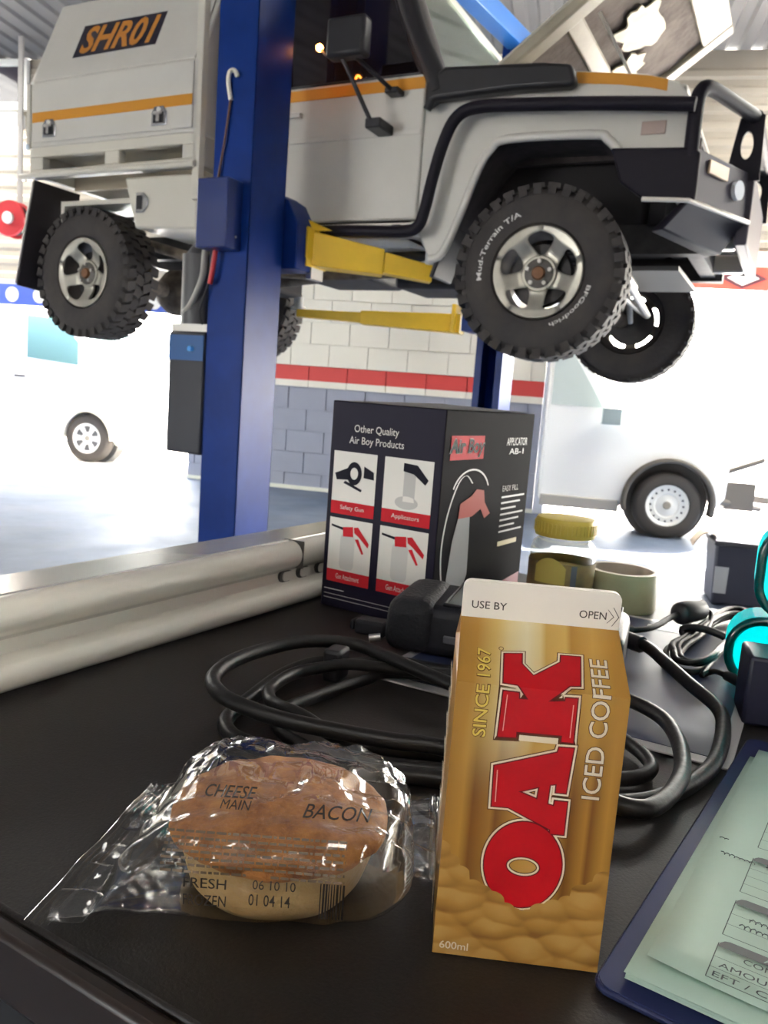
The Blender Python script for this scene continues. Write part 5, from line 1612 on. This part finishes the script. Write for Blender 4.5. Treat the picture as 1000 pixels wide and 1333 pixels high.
m_head = mat('form_header_grey', (0.13, 0.14, 0.14), 0.7)
def on(x, y, z=0.0016): return (x, y, z)
def line(mb, x0, y0, x1, y1, w_=0.0004):
    d = Vector((x1 - x0, y1 - y0)).normalized(); n_ = Vector((-d.y, d.x)) * w_ * 0.5
    mb.add([on(x0 + n_.x, y0 + n_.y), on(x0 - n_.x, y0 - n_.y), on(x1 - n_.x, y1 - n_.y), on(x1 + n_.x, y1 + n_.y)], [(0, 1, 2, 3)])
rows = [(0.004, 0.033, 3, 'APPROX'), (0.037, 0.071, 3, 'PARTS'), (0.077, 0.117, 4, 'LABOUR'), (0.127, 0.164, 3, 'VEHICLE'), (0.174, 0.214, 3, 'CUSTOMER')]
for k, (ya, yb, nl, hd) in enumerate(rows):
    xL = 0.0225
    q = MB()
    line(q, xL, ya, xL, yb - 0.003); line(q, xL, ya, 0.195, ya); line(q, 0.195, ya, 0.195, yb)
    for j in range(1, nl):
        yy = ya + (yb - 0.006 - ya) * j / nl
        line(q, xL, yy, 0.195, yy, 0.00025)
    q.build('ruled_box', m_rule, top, fix=False)
    lp = [(xL, yb - 0.006), (0.195, yb - 0.006), (0.195, yb), (xL + 0.004, yb)] + [(xL + 0.004 - 0.004 * math.sin(R(t)), yb - 0.006 + 0.006 * math.cos(R(t))) for t in (30, 60)]
    hb = flat('header_bar', poly_geo([lp]), lambda x, y: on(x, y, 0.0017), m_head, top)
    flat('header_lettering', text_geo(hd, xL + 0.018, yb - 0.005, xL + 0.018 + 0.0042 * len(hd), yb - 0.0012, 0.006), lambda x, y: on(x, y, 0.0019), m_paper, hb)
for body, x, y, wd in (('CONTACT', 0.0335, 0.0217, 0.026), ('AMOUNT APPROVED', 0.0255, 0.0128, 0.060), ('EFT / CREDIT MADE', 0.0245, 0.0055, 0.060)):
    flat('form_lettering', text_geo(body, x, y, x + wd, y + 0.0036, 0.0), lambda a, c: on(a, c, 0.0018), m_rule, top)
def scribble(pts):
    q = MB(); q.tube([(x, y, 0.0019) for x, y in pts], 0.00022, 4)
    q.build('handwriting', mat('pen_ink', (0.04, 0.05, 0.06), 0.6), top)
random.seed(21)
for (x, y, wd) in ((0.030, 0.055, 0.022), (0.028, 0.048, 0.022), (0.040, 0.0715 + 0.012, 0.02), (0.030, 0.108, 0.03), (0.008, 0.108, 0.016), (0.004, 0.124, 0.004), (0.05, 0.150, 0.03), (0.036, 0.200, 0.03)):
    pts = []
    n_ = int(wd / 0.0005)
    hgt = 0.0012; ph = random.random() * 6
    for i in range(n_ + 1):
        t_ = i * 0.0005
        if i % 14 == 0: hgt = random.uniform(0.0005, 0.0020)
        pts.append((x + t_ + 0.0006 * math.sin(t_ * 2600 + ph), y + hgt * math.cos(t_ * 2600 + ph)))
    scribble(smooth_path([(a, c, 0) for a, c in pts], 3) if False else pts)

# ---- laminated mat under the scan tool
MA = R(-28)
mo = Vector((-0.004, 0.652, ZT))
dm = empty('desk_mat', mo, MA)
tag(dm, 'dark blue laminated mat with white border lying under the cables', 'mat')
b = MB(); b.box(0, 0.285, 0, 0.38, 0.0006, 0.0022)
b.build('laminate', mat('mat_white', (0.50, 0.48, 0.48), 0.25), dm, bevel=0.0005)
b = MB(); b.box(0.010, 0.275, 0.012, 0.370, 0.0022, 0.0026)
b.build('printed_field', mat('mat_navy', (0.030, 0.040, 0.090), 0.38, col2=(0.020, 0.027, 0.06), vscale=8, spec=0.2), dm)
b = MB(); b.box(0.165, 0.20, 0.335, 0.352, 0.0026, 0.0028)
b.build('printed_label', mat('mat_label', (0.55, 0.55, 0.55), 0.4), dm)

# ---- scan tool
TA = R(-20)
st = empty('scan_tool', (0.010, 0.722, ZT + 0.0027), TA)
tag(st, 'black handheld diagnostic scan tool lying on the mat', 'scan tool')
m_tool = mat('tool_black', (0.010, 0.010, 0.014), 0.45, bump=0.1, bscale=600, spec=0.3)
b = MB(); b.hexa([(0.004, 0.0, 0.001), (0.21, 0.0, 0.001), (0.21, 0.082, 0.001), (0.004, 0.082, 0.001)], [(0.004, 0.004, 0.046), (0.21, 0.004, 0.046), (0.21, 0.080, 0.054), (0.004, 0.080, 0.054)])
b.build('housing', m_tool, st, bevel=0.009, seg=3)
b = MB(); b.hexa([(-0.004, -0.004, 0.0005), (0.044, -0.006, 0.0005), (0.044, 0.084, 0.0005), (-0.004, 0.084, 0.0005)], [(-0.002, -0.002, 0.050), (0.044, -0.004, 0.051), (0.044, 0.083, 0.057), (-0.002, 0.083, 0.056)])
b.build('grip', mat('grip_black', (0.012, 0.012, 0.015), 0.6, bump=0.2, bscale=300, spec=0.25), st, bevel=0.014, seg=4)
b = MB(); b.hexa([(0.052, 0.014, 0.0470), (0.20, 0.014, 0.0470), (0.20, 0.074, 0.0532), (0.052, 0.074, 0.0532)], [(0.052, 0.014, 0.0478), (0.20, 0.014, 0.0478), (0.20, 0.074, 0.0540), (0.052, 0.074, 0.0540)])
b.build('screen', mat('screen_glass', (0.10, 0.11, 0.11), 0.08), st)
b = MB(); b.tube([(0.050, 0.012, 0.0482), (0.202, 0.012, 0.0482), (0.202, 0.076, 0.0545), (0.050, 0.076, 0.0545)], 0.0018, 8, closed=True)
b.build('screen_bezel', m_tool, st, smooth=60)
b = MB(); b.box(0.055, 0.095, -0.0012, 0.0025, 0.016, 0.0225)
nb = b.build('name_badge', mat('badge_grey', (0.10, 0.10, 0.11), 0.4), st, bevel=0.001)
b = MB(); b.box(-0.034, -0.003, 0.004, 0.026, 0.008, 0.022); b.box(-0.040, -0.034, 0.007, 0.023, 0.010, 0.020)
b.build('side_connector', m_tool, st, bevel=0.003)
for yy in (0.009, 0.021):
    b = MB(); b.cyl((-0.006, yy - 0.006, 0.010), (-0.016, yy - 0.009, 0.008), 0.0035, n=10)
    b.build('thumb_screw', m_steel, st, smooth=40)

# ---- heavy scan tool cable, loosely coiled
cab_m = mat('cable_black', (0.010, 0.009, 0.009), 0.42, bump=0.05, bscale=200, spec=0.35)
cb = empty('scan_tool_cable', (0.05, 0.56, ZT), 0)
tag(cb, 'thick black cable coiled loosely on the bench behind the carton', 'cable')
co = Vector((0.05, 0.56, 0))
def wpath(pts): return [Vector((x, y, z)) - co for x, y, z in pts]
LIFT = 0.0
loopA = [(0.085, 0.585, 0.018), (0.0594, 0.5964, 0.020), (0.0166, 0.6365, 0.022), (-0.0165, 0.6598, 0.025), (-0.0528, 0.6441, 0.030), (-0.083, 0.6168, 0.030), (-0.1047, 0.5815, 0.030), (-0.1125, 0.5494, 0.028), (-0.1032, 0.5268, 0.026), (-0.0854, 0.5129, 0.024), (-0.0562, 0.5039, 0.020), (-0.0192, 0.4987, 0.017), (0.0171, 0.4926, 0.016), (0.0474, 0.4886, 0.016), (0.11, 0.462, 0.016), (0.1484, 0.430, 0.015), (0.1723, 0.440, 0.014), (0.2001, 0.483, 0.014), (0.2153, 0.5379, 0.015), (0.2122, 0.5785, 0.016), (0.185, 0.612, 0.016), (0.13, 0.640, 0.012), (0.07, 0.655, 0.009),
         (0.0176, 0.6700, 0.0085), (-0.0243, 0.6560, 0.0085), (-0.0477, 0.6525, 0.009), (-0.0713, 0.6201, 0.008), (-0.0888, 0.5686, 0.0065), (-0.0975, 0.5306, 0.0065), (-0.0907, 0.5063, 0.0065), (-0.0715, 0.4904, 0.0065), (-0.0432, 0.4771, 0.0065), (0.0005, 0.4672, 0.0065), (0.0464, 0.4640, 0.0065), (0.10, 0.4480, 0.0060), (0.1542, 0.4514, 0.0060), (0.185, 0.4655, 0.006), (0.2083, 0.4849, 0.0062), (0.234, 0.5147, 0.008), (0.2579, 0.5602, 0.011), (0.2700, 0.6000, 0.014), (0.2629, 0.6435, 0.018), (0.2560, 0.6840, 0.022), (0.2530, 0.7300, 0.022), (0.235, 0.760, 0.022)]
b = MB(); b.tube(smooth_path(wpath(loopA), 7), 0.0055, 12)
b.build('outer_strand', cab_m, cb, smooth=70)
loopB = [(0.085, 0.640, 0.0075), (0.0176, 0.6463, 0.0075), (-0.0048, 0.6249, 0.0075), (-0.0352, 0.588, 0.0075), (-0.060, 0.5520, 0.0075), (-0.0625, 0.5276, 0.0068), (-0.0504, 0.5060, 0.0062), (-0.0214, 0.4850, 0.0062), (0.0175, 0.4790, 0.0062), (0.06, 0.4765, 0.0062), (0.11, 0.474, 0.0062), (0.1565, 0.4818, 0.0062), (0.1753, 0.4869, 0.007), (0.1863, 0.4985, 0.008), (0.1876, 0.5156, 0.008), (0.1813, 0.5389, 0.008), (0.160, 0.575, 0.009), (0.10, 0.615, 0.018), (0.03, 0.6365, 0.013), (-0.015, 0.629, 0.018), (-0.0361, 0.6183, 0.018), (-0.0604, 0.6001, 0.017), (-0.0728, 0.5677, 0.017), (-0.0715, 0.5461, 0.018), (-0.0646, 0.5321, 0.0185), (-0.045, 0.5160, 0.0185), (-0.01, 0.5030, 0.008), (0.05, 0.498, 0.0065), (0.10, 0.500, 0.0065)]
b = MB(); b.tube(smooth_path(wpath(loopB), 7), 0.0048, 12)
b.build('inner_strand', cab_m, cb, smooth=70)
b = MB(); b.box(-0.008, 0.008, -0.011, 0.011, -0.013, 0.014, 0, Matrix.Translation(Vector((-0.030, 0.637, 0.0145)) - co) @ Matrix.Rotation(R(-20), 4, 'Z'))
b.build('cable_tie_block', m_black, cb, bevel=0.003)
b = MB(); b.tube(smooth_path(wpath([(0.250, 0.733, 0.022), (0.232, 0.758, 0.022), (0.205, 0.770, 0.024)]), 5), 0.008, 10)
b.build('strain_relief', m_black, cb, smooth=60)

# ---- thin lead with ferrite and tied bundle
pw = empty('power_lead', (0.34, 0.80, ZT), 0)
tag(pw, 'thin black power lead in a tied bundle with ferrite bead', 'cable')
co = Vector((0.34, 0.80, 0))
b = MB(); b.tube(smooth_path(wpath([(0.222, 0.778, 0.020), (0.2643, 0.7923, 0.020), (0.285, 0.805, 0.021), (0.3146, 0.840, 0.024), (0.332, 0.856, 0.026)]), 6), [0.0032] * 25, 10)
b.build('lead', cab_m, pw, smooth=60)
b = MB(); b.cyl(*wpath([(0.205, 0.772, 0.020), (0.258, 0.791, 0.020)]), 0.0062, 0.0048, n=14)
b.build('plug_sleeve', m_black, pw, smooth=40)
fa, fb = wpath([(0.3267, 0.8515, 0.025), (0.3600, 0.8790, 0.026)])
b = MB()
d = (fb - fa)
b.tube([fa - d * 0.08, fa, fa + d * 0.08, fb - d * 0.08, fb, fb + d * 0.08], [0.004, 0.010, 0.0125, 0.0125, 0.010, 0.004], 16)
b.build('ferrite_bead', m_black, pw, smooth=60)
b = MB(); b.tube(smooth_path(wpath([(0.362, 0.880, 0.026), (0.372, 0.880, 0.022), (0.366, 0.862, 0.016), (0.345, 0.825, 0.013), (0.315, 0.785, 0.012), (0.296, 0.755, 0.010)]), 6), 0.0028, 8)
b.build('lead', cab_m, pw, smooth=60)
base = [(0.2835, 0.7447), (0.2943, 0.7761), (0.325, 0.815), (0.3727, 0.8786), (0.412, 0.925), (0.432, 0.930), (0.422, 0.8957), (0.3974, 0.8539), (0.3439, 0.7763), (0.3101, 0.7268), (0.2885, 0.7134), (0.2793, 0.7247)]
cx = sum(p[0] for p in base) / 12; cy = sum(p[1] for p in base) / 12
for k in range(5):
    sc = 1 - 0.085 * (k % 3); zz = 0.0058 + 0.0052 * (k % 2) + 0.004 * (k // 2)
    pts = [(cx + (x - cx) * sc + 0.002 * (k - 2), cy + (y - cy) * (sc + 0.02) + 0.0015 * (k % 2), zz + 0.002 * math.sin(i * 1.3 + k)) for i, (x, y) in enumerate(base)]
    b = MB(); b.tube(smooth_path(wpath(pts), 5, closed=True), 0.0029, 8, closed=True)
    b.build('bundle_loop', cab_m, pw, smooth=60)
b = MB(); b.tube(smooth_path(wpath([(0.327, 0.818, 0.004), (0.322, 0.824, 0.016), (0.338, 0.812, 0.021), (0.358, 0.800, 0.016), (0.360, 0.800, 0.004)]), 5), 0.004, 8)
b.build('cable_tie', m_black, pw, smooth=60)
b = MB(); b.tube(smooth_path(wpath([(0.335, 0.765, 0.006), (0.312, 0.730, 0.0055), (0.300, 0.709, 0.005), (0.309, 0.715, 0.006), (0.3110, 0.7060, 0.010), (0.3120, 0.690, 0.013), (0.3180, 0.672, 0.014)]), 6), 0.0026, 8)
b.build('lead', cab_m, pw, smooth=60)
b = MB(); b.cyl(*wpath([(0.3130, 0.689, 0.0125), (0.3200, 0.661, 0.015)]), 0.0042, 0.0062, n=12)
b.build('plug_sleeve', m_black, pw, smooth=40)

# ---- navy power adaptor at the right
pa = empty('power_adaptor', (0.292, 0.606, ZT), R(-16))
tag(pa, 'dark navy power adaptor block at the right edge of the bench', 'adaptor')
b = MB(); b.box(0, 0.075, 0, 0.050, 0.0005, 0.056)
b.build('housing', mat('adaptor_navy', (0.012, 0.012, 0.030), 0.4), pa, bevel=0.003)
b = MB(); b.box(0.021, 0.055, -0.0006, 0.0, 0.012, 0.032)
b.build('rating_sticker', mat('sticker_pale', (0.5, 0.5, 0.52), 0.5), pa)

# ---- turquoise translucent case
def case_mat(name, col):
    m = bpy.data.materials.new(name); m.use_nodes = True
    nt = m.node_tree; nt.nodes.remove(nt.nodes['Principled BSDF'])
    d = nt.nodes.new('ShaderNodeBsdfDiffuse'); d.inputs[0].default_value = (*col, 1)
    t = nt.nodes.new('ShaderNodeBsdfTranslucent'); t.inputs[0].default_value = (*col, 1)
    g = nt.nodes.new('ShaderNodeBsdfGlossy'); g.inputs['Roughness'].default_value = 0.15
    m1 = nt.nodes.new('ShaderNodeMixShader'); m1.inputs[0].default_value = 0.8
    m2 = nt.nodes.new('ShaderNodeMixShader'); m2.inputs[0].default_value = 0.07
    nt.links.new(d.outputs[0], m1.inputs[1]); nt.links.new(t.outputs[0], m1.inputs[2])
    nt.links.new(m1.outputs[0], m2.inputs[1]); nt.links.new(g.outputs[0], m2.inputs[2])
    nt.links.new(m2.outputs[0], nt.nodes['Material Output'].inputs['Surface'])
    return m
m_turq = case_mat('turquoise_plastic', (0.01, 0.85, 0.88))
m_teal = case_mat('teal_rim_plastic', (0.0, 0.20, 0.20))
tc_ = empty('turquoise_case', (0.342, 0.698, ZT), R(-22))
tag(tc_, 'translucent turquoise plastic case at the right frame edge', 'case')
for nm, (z0, z1, x0, x1) in (('upper_shell', (0.066, 0.150, -0.009, 0.16)), ('lower_shell', (0.0008, 0.064, -0.026, 0.16))):
    lp = rrect(x0, z0, x1, z1, min(0.030, (z1 - z0) * 0.45), 8)
    b = MB(); b.prism(lp, 0.004, 0.0055)
    n = len(lp)
    vs = [(x, 0.0, z) for x, z in lp] + [(x, 0.05, z) for x, z in lp]
    b.add(vs, [(i, (i + 1) % n, (i + 1) % n + n, i + n) for i in range(n)])
    sh = b.build(nm, m_turq, tc_, smooth=40)
    b = MB(); b.tube([(x, 0.0, z) for x, z in rrect(x0 + 0.002, z0 + 0.002, x1 - 0.002, z1 - 0.002, min(0.028, (z1 - z0) * 0.44), 8)], 0.004, 8, closed=True)
    b.build('rim', m_teal, sh, smooth=60)
b = MB(); b.box(0.03, 0.06, -0.006, 0.0, 0.055, 0.076)
b.build('catch', m_teal, tc_, bevel=0.003)

# ---- product box
XA = R(-32.3)
BW, BD, BHH = 0.139, 0.224, 0.226
pb = empty('product_box', (-0.063, 0.873, ZT), XA)
tag(pb, 'tall black cardboard product box with four printed pictures', 'box')
m_bx = mat('box_black_print', (0.010, 0.008, 0.020), 0.5, spec=0.15)
m_bxs = mat('box_grey_print', (0.008, 0.0075, 0.010), 0.7, spec=0.04)
b = MB()
b.box(0, BW, 0, BD, 0.0006, BHH)
me_b = b.build('carton', [m_bx, m_bxs], pb, bevel=0.0012)
for p in me_b.data.polygons:
    if p.normal.x > 0.9: p.material_index = 1
b = MB(); b.add([(0.0005, -0.0004, BHH), (BW + 0.0004, -0.0006, BHH), (BW + 0.001, BD, BHH + 0.001), (0.0, BD, BHH + 0.001), (BW * 0.5, BD * 0.5, BHH + 0.0045)], [(0, 1, 4), (1, 2, 4), (2, 3, 4), (3, 0, 4)])
b.build('lid_flap', mat('box_lid', (0.10, 0.10, 0.105), 0.4), pb)
def fL(x, y, off=0.0005): return (x * BW, -off, (1 - y) * BHH)      # fraction coordinates on the left face
def fR(x, y, off=0.0005): return (BW + off, x * BD, (1 - y) * BHH)
m_lt = mat('box_white_ink', (0.62, 0.60, 0.57), 0.6, spec=0.1)
m_pic = mat('box_picture_white', (0.62, 0.60, 0.56), 0.45)
m_bred = mat('box_red_ink', (0.50, 0.02, 0.03), 0.6, spec=0.1)
m_bblk = mat('box_dark_ink', (0.012, 0.012, 0.02), 0.6, spec=0.1)
m_bgrey = mat('box_grey_ink', (0.40, 0.39, 0.38), 0.45)
def tL(body, x0, y0, x1, y1, m, off=0.0008, g=0.004, par=pb, nm='face_lettering'):
    return flat(nm, text_geo(body, x0, -y1, x1, -y0, g), lambda a, c: fL(a, -c, off), m, par)
def tR(body, x0, y0, x1, y1, m, off=0.0008, g=0.004, shear=0.0, nm='side_lettering', par=pb):
    return flat(nm, text_geo(body, x0, -y1, x1, -y0, g, shear), lambda a, c: fR(a, -c, off), m, par)
def pL(nm, loops, m, off, par=pb): return flat(nm, poly_geo([[(x, -y) for x, y in lp] for lp in loops]), lambda a, c: fL(a, -c, off), m, par)
def pR(nm, loops, m, off, par=pb): return flat(nm, poly_geo([[(x, -y) for x, y in lp] for lp in loops]), lambda a, c: fR(a, -c, off), m, par)
def rect(x0, y0, x1, y1): return [(x0, y0), (x1, y0), (x1, y1), (x0, y1)]
tL('Other Quality', 0.22, 0.105, 0.62, 0.150, m_lt)
tL('Air Boy Products', 0.18, 0.160, 0.67, 0.205, m_lt)
caps = ['Safety Gun', 'Applicators', 'Gun Attachment', 'Gun Attachment']
k = 0
for (y0, y1, rh) in ((0.235, 0.535, 0.062), (0.555, 0.868, 0.060)):
    for (x0, x1) in ((0.045, 0.445), (0.515, 0.935)):
        pn = pL('picture_panel', [rect(x0, y0, x1, y1 - rh)], m_pic, 0.0005)
        cbar = pL('caption_bar', [rect(x0, y1 - rh, x1, y1)], m_bred, 0.0005, pn)
        tL(caps[k], x0 + 0.09, y1 - rh * 0.72, x1 - 0.09, y1 - rh * 0.30, m_lt, 0.0009, 0.0, pn, 'caption_lettering')
        w_ = x1 - x0; h_ = y1 - rh - y0
        def Q(a, c): return (x0 + a * w_, y0 + c * h_)
        if k == 0:
            pL('printed_gun', [ellipse(*Q(0.5, 0.42), 0.07, 0.055), ellipse(*Q(0.5, 0.42), 0.035, 0.028)], m_bblk, 0.0008, pn)
            pL('printed_gun_body', [[Q(0.05, 0.45), Q(0.35, 0.32), Q(0.42, 0.55), Q(0.10, 0.58)], [Q(0.30, 0.58), Q(0.70, 0.72), Q(0.68, 0.77), Q(0.26, 0.63)], [Q(0.72, 0.25), Q(0.95, 0.35), Q(0.96, 0.5), Q(0.72, 0.48)]], m_bblk, 0.0008, pn)
        elif k == 1:
            pL('printed_stand', [[Q(0.42, 0.15), Q(0.66, 0.15), Q(0.66, 0.82), Q(0.42, 0.82)], ellipse(*Q(0.5, 0.84), 0.10, 0.03)], m_bgrey, 0.0007, pn)
            pL('printed_gun', [[Q(0.40, 0.08), Q(0.68, 0.10), Q(0.92, 0.36), Q(0.86, 0.46), Q(0.62, 0.28), Q(0.40, 0.24)]], m_bblk, 0.0009, pn)
        else:
            pL('printed_bottle', [rrect(*Q(0.28, 0.28), *Q(0.62, 0.97), 0.03)], mat('box_pale_ink', (0.50, 0.49, 0.47), 0.45), 0.0007, pn)
            pL('printed_gun', [[Q(0.32, 0.16), Q(0.56, 0.13), Q(0.58, 0.32), Q(0.34, 0.34)], [Q(0.58, 0.14), Q(0.68, 0.12), Q(0.95, 0.40), Q(0.93, 0.48), Q(0.70, 0.30), Q(0.60, 0.24)], [Q(0.62, 0.36), Q(0.70, 0.34), Q(0.84, 0.60), Q(0.80, 0.62)]], m_bred, 0.0009, pn)
            pL('printed_nozzle', [[Q(0.05, 0.13), Q(0.33, 0.17), Q(0.33, 0.22), Q(0.05, 0.17)]], m_bblk, 0.0009, pn)
        k += 1
pL('rule_lines', [rect(0.03, 0.905, 0.22, 0.909)], m_lt, 0.0005)
pL('rule_lines', [rect(0.03, 0.93, 0.97, 0.933), rect(0.03, 0.95, 0.97, 0.953)], m_bgrey, 0.0005)
# right face: logo, sprayer picture, notes
lg = pR('logo_panel', [rect(0.06, 0.115, 0.40, 0.225)], m_bred, 0.0005)
tR('Air Boy', 0.048, 0.127, 0.407, 0.216, m_lt, 0.0007, 0.03, 0.15, 'logo_outline', lg)
tR('Air Boy', 0.055, 0.130, 0.40, 0.213, m_bblk, 0.0012, 0.012, 0.15, 'logo_lettering', lg)
tR('APPLICATOR', 0.66, 0.125, 0.92, 0.165, m_bgrey); tR('AB-1', 0.70, 0.18, 0.88, 0.21, m_bgrey)
pR('printed_bottle', [[(0.15, 0.86), (0.12, 0.78), (0.15, 0.60), (0.19, 0.50), (0.31, 0.50), (0.32, 0.60), (0.33, 0.78), (0.29, 0.85)]], mat('box_silver_ink', (0.32, 0.32, 0.33), 0.6, spec=0.1), 0.0006)
pR('printed_head', [[(0.19, 0.50), (0.20, 0.43), (0.31, 0.40), (0.36, 0.37), (0.44, 0.38), (0.46, 0.44), (0.53, 0.50), (0.47, 0.52), (0.42, 0.47), (0.33, 0.50)]], mat('box_salmon_ink', (0.42, 0.10, 0.085), 0.6, spec=0.1), 0.0008)
hose = [(0.31, 0.34), (0.24, 0.30), (0.16, 0.34), (0.08, 0.48), (0.05, 0.64), (0.08, 0.80), (0.14, 0.87)]
hs_ = smooth_path([(x, y, 0) for x, y in hose], 5)
lp = [(p.x - 0.006, p.y) for p in hs_] + [(p.x + 0.006, p.y) for p in reversed(hs_)]
pR('printed_hose', [lp], m_bgrey, 0.0006)
pR('printed_arc', [[(0.30 + 0.20 * math.cos(R(t)), 0.40 + 0.13 * math.sin(R(t))) for t in range(200, 341, 10)] + [(0.30 + 0.19 * math.cos(R(t)), 0.403 + 0.125 * math.sin(R(t))) for t in range(340, 199, -10)]], m_bgrey, 0.0007)
tR('EASY FILL', 0.66, 0.37, 0.86, 0.40, m_lt)
for j in range(7):
    pR('note_line', [rect(0.66, 0.425 + j * 0.030, 0.95 - 0.05 * (j % 3), 0.434 + j * 0.030)], m_bgrey, 0.0006)
pR('yellow_note', [rect(0.66, 0.66, 0.90, 0.685)], mat('box_tan_ink', (0.45, 0.36, 0.15), 0.45), 0.0006)
pR('printed_flash', [[(0.45, 0.99), (0.55, 0.90), (0.98, 0.86), (0.98, 0.99)]], mat('box_maroon_ink', (0.30, 0.05, 0.07), 0.4), 0.0006)

# ---- jar with yellow lid
jar = empty('grease_jar', (0.2165, 0.948, ZT), R(10))
tag(jar, 'clear plastic jar with yellow screw lid between box and tape', 'jar')
def jar_mat():
    m = bpy.data.materials.new('clear_jar'); m.use_nodes = True
    nt = m.node_tree; nt.nodes.remove(nt.nodes['Principled BSDF'])
    tr = nt.nodes.new('ShaderNodeBsdfTransparent'); tr.inputs[0].default_value = (0.92, 0.92, 0.86, 1)
    gl = nt.nodes.new('ShaderNodeBsdfGlossy'); gl.inputs['Roughness'].default_value = 0.05
    fr = nt.nodes.new('ShaderNodeLayerWeight'); fr.inputs[0].default_value = 0.15
    mx = nt.nodes.new('ShaderNodeMixShader')
    nt.links.new(fr.outputs['Facing'], mx.inputs[0]); nt.links.new(tr.outputs[0], mx.inputs[1]); nt.links.new(gl.outputs[0], mx.inputs[2])
    nt.links.new(mx.outputs[0], nt.nodes['Material Output'].inputs['Surface'])
    return m
b = MB(); b.lathe([(0.0, 0.001), (0.033, 0.001), (0.0375, 0.005), (0.0385, 0.012), (0.0385, 0.070), (0.036, 0.078), (0.030, 0.083), (0.030, 0.090)], 40)
b.build('jar_body', jar_mat(), jar, smooth=40)
b = MB(); b.lathe([(0.0345, 0.0865), (0.0355, 0.090), (0.0355, 0.104), (0.0335, 0.108), (0.028, 0.1085), (0.0, 0.1075)], 44)
for k_ in range(44):
    a = 2 * PI * k_ / 44
    b.box(-0.0005, 0.0008, -0.0011, 0.0011, 0.091, 0.103, 0, Matrix.Rotation(a, 4, 'Z') @ Matrix.Translation((0.0357, 0, 0)))
b.build('screw_lid', mat('lid_yellow', (0.60, 0.46, 0.08), 0.4), jar, smooth=40)
b = MB(); b.lathe([(0.0392, 0.014), (0.0392, 0.058)], 40)
b.build('label_band', mat('jar_label', (0.14, 0.10, 0.06), 0.5, col2=(0.30, 0.22, 0.08), vscale=25), jar, smooth=40)
b = MB(); b.grid(lambda u, v: (0.0397 * math.cos(R(200 + 55 * u)), 0.0397 * math.sin(R(200 + 55 * u)), 0.034 + 0.030 * v * (1 - 0.35 * (2 * u - 1) ** 2)), 10, 4)
b.build('label_patch', mat('label_yellow', (0.50, 0.40, 0.10), 0.45), jar, smooth=40)
b = MB(); b.grid(lambda u, v: (0.0398 * math.cos(R(264 + 10 * u)), 0.0398 * math.sin(R(264 + 10 * u)), 0.015 + 0.042 * v), 3, 2)
b.build('label_stripe', mat('label_slate', (0.10, 0.11, 0.14), 0.45), jar, smooth=40)
b = MB(); b.lathe([(0.0, 0.003), (0.0355, 0.004), (0.0365, 0.012), (0.0365, 0.048), (0.0, 0.050)], 36)
b.build('contents', mat('grease_amber', (0.45, 0.32, 0.10), 0.4), jar, smooth=40)

# ---- roll of masking tape
tp_ = empty('tape_roll', (0.296, 0.968, ZT), 0)
tag(tp_, 'roll of olive packing tape standing flat beside the jar', 'tape roll')
b = MB(); b.lathe([(0.0375, 0.0006), (0.0425, 0.0006), (0.0428, 0.0015), (0.0428, 0.0465), (0.0425, 0.0475), (0.0375, 0.0475)], 56, closed=True)
b.build('tape', mat('tape_olive', (0.34, 0.33, 0.20), 0.35, var=0.06, vscale=30), tp_, smooth=40)
b = MB(); b.lathe([(0.0355, 0.0006), (0.0374, 0.0006), (0.0374, 0.0475), (0.0355, 0.0475)], 48, closed=True)
co_ = b.build('core', mat('core_card', (0.42, 0.36, 0.30), 0.8), tp_, smooth=40)
b = MB()
for k_ in range(14):
    a0 = R(20 + k_ * 24)
    b.grid(lambda u, v: (0.0353 * math.cos(a0 + 0.2 * u), 0.0353 * math.sin(a0 + 0.2 * u), 0.018 + 0.014 * v), 3, 1)
b.build('core_print', mat('core_ink', (0.12, 0.11, 0.12), 0.7), co_, fix=False)
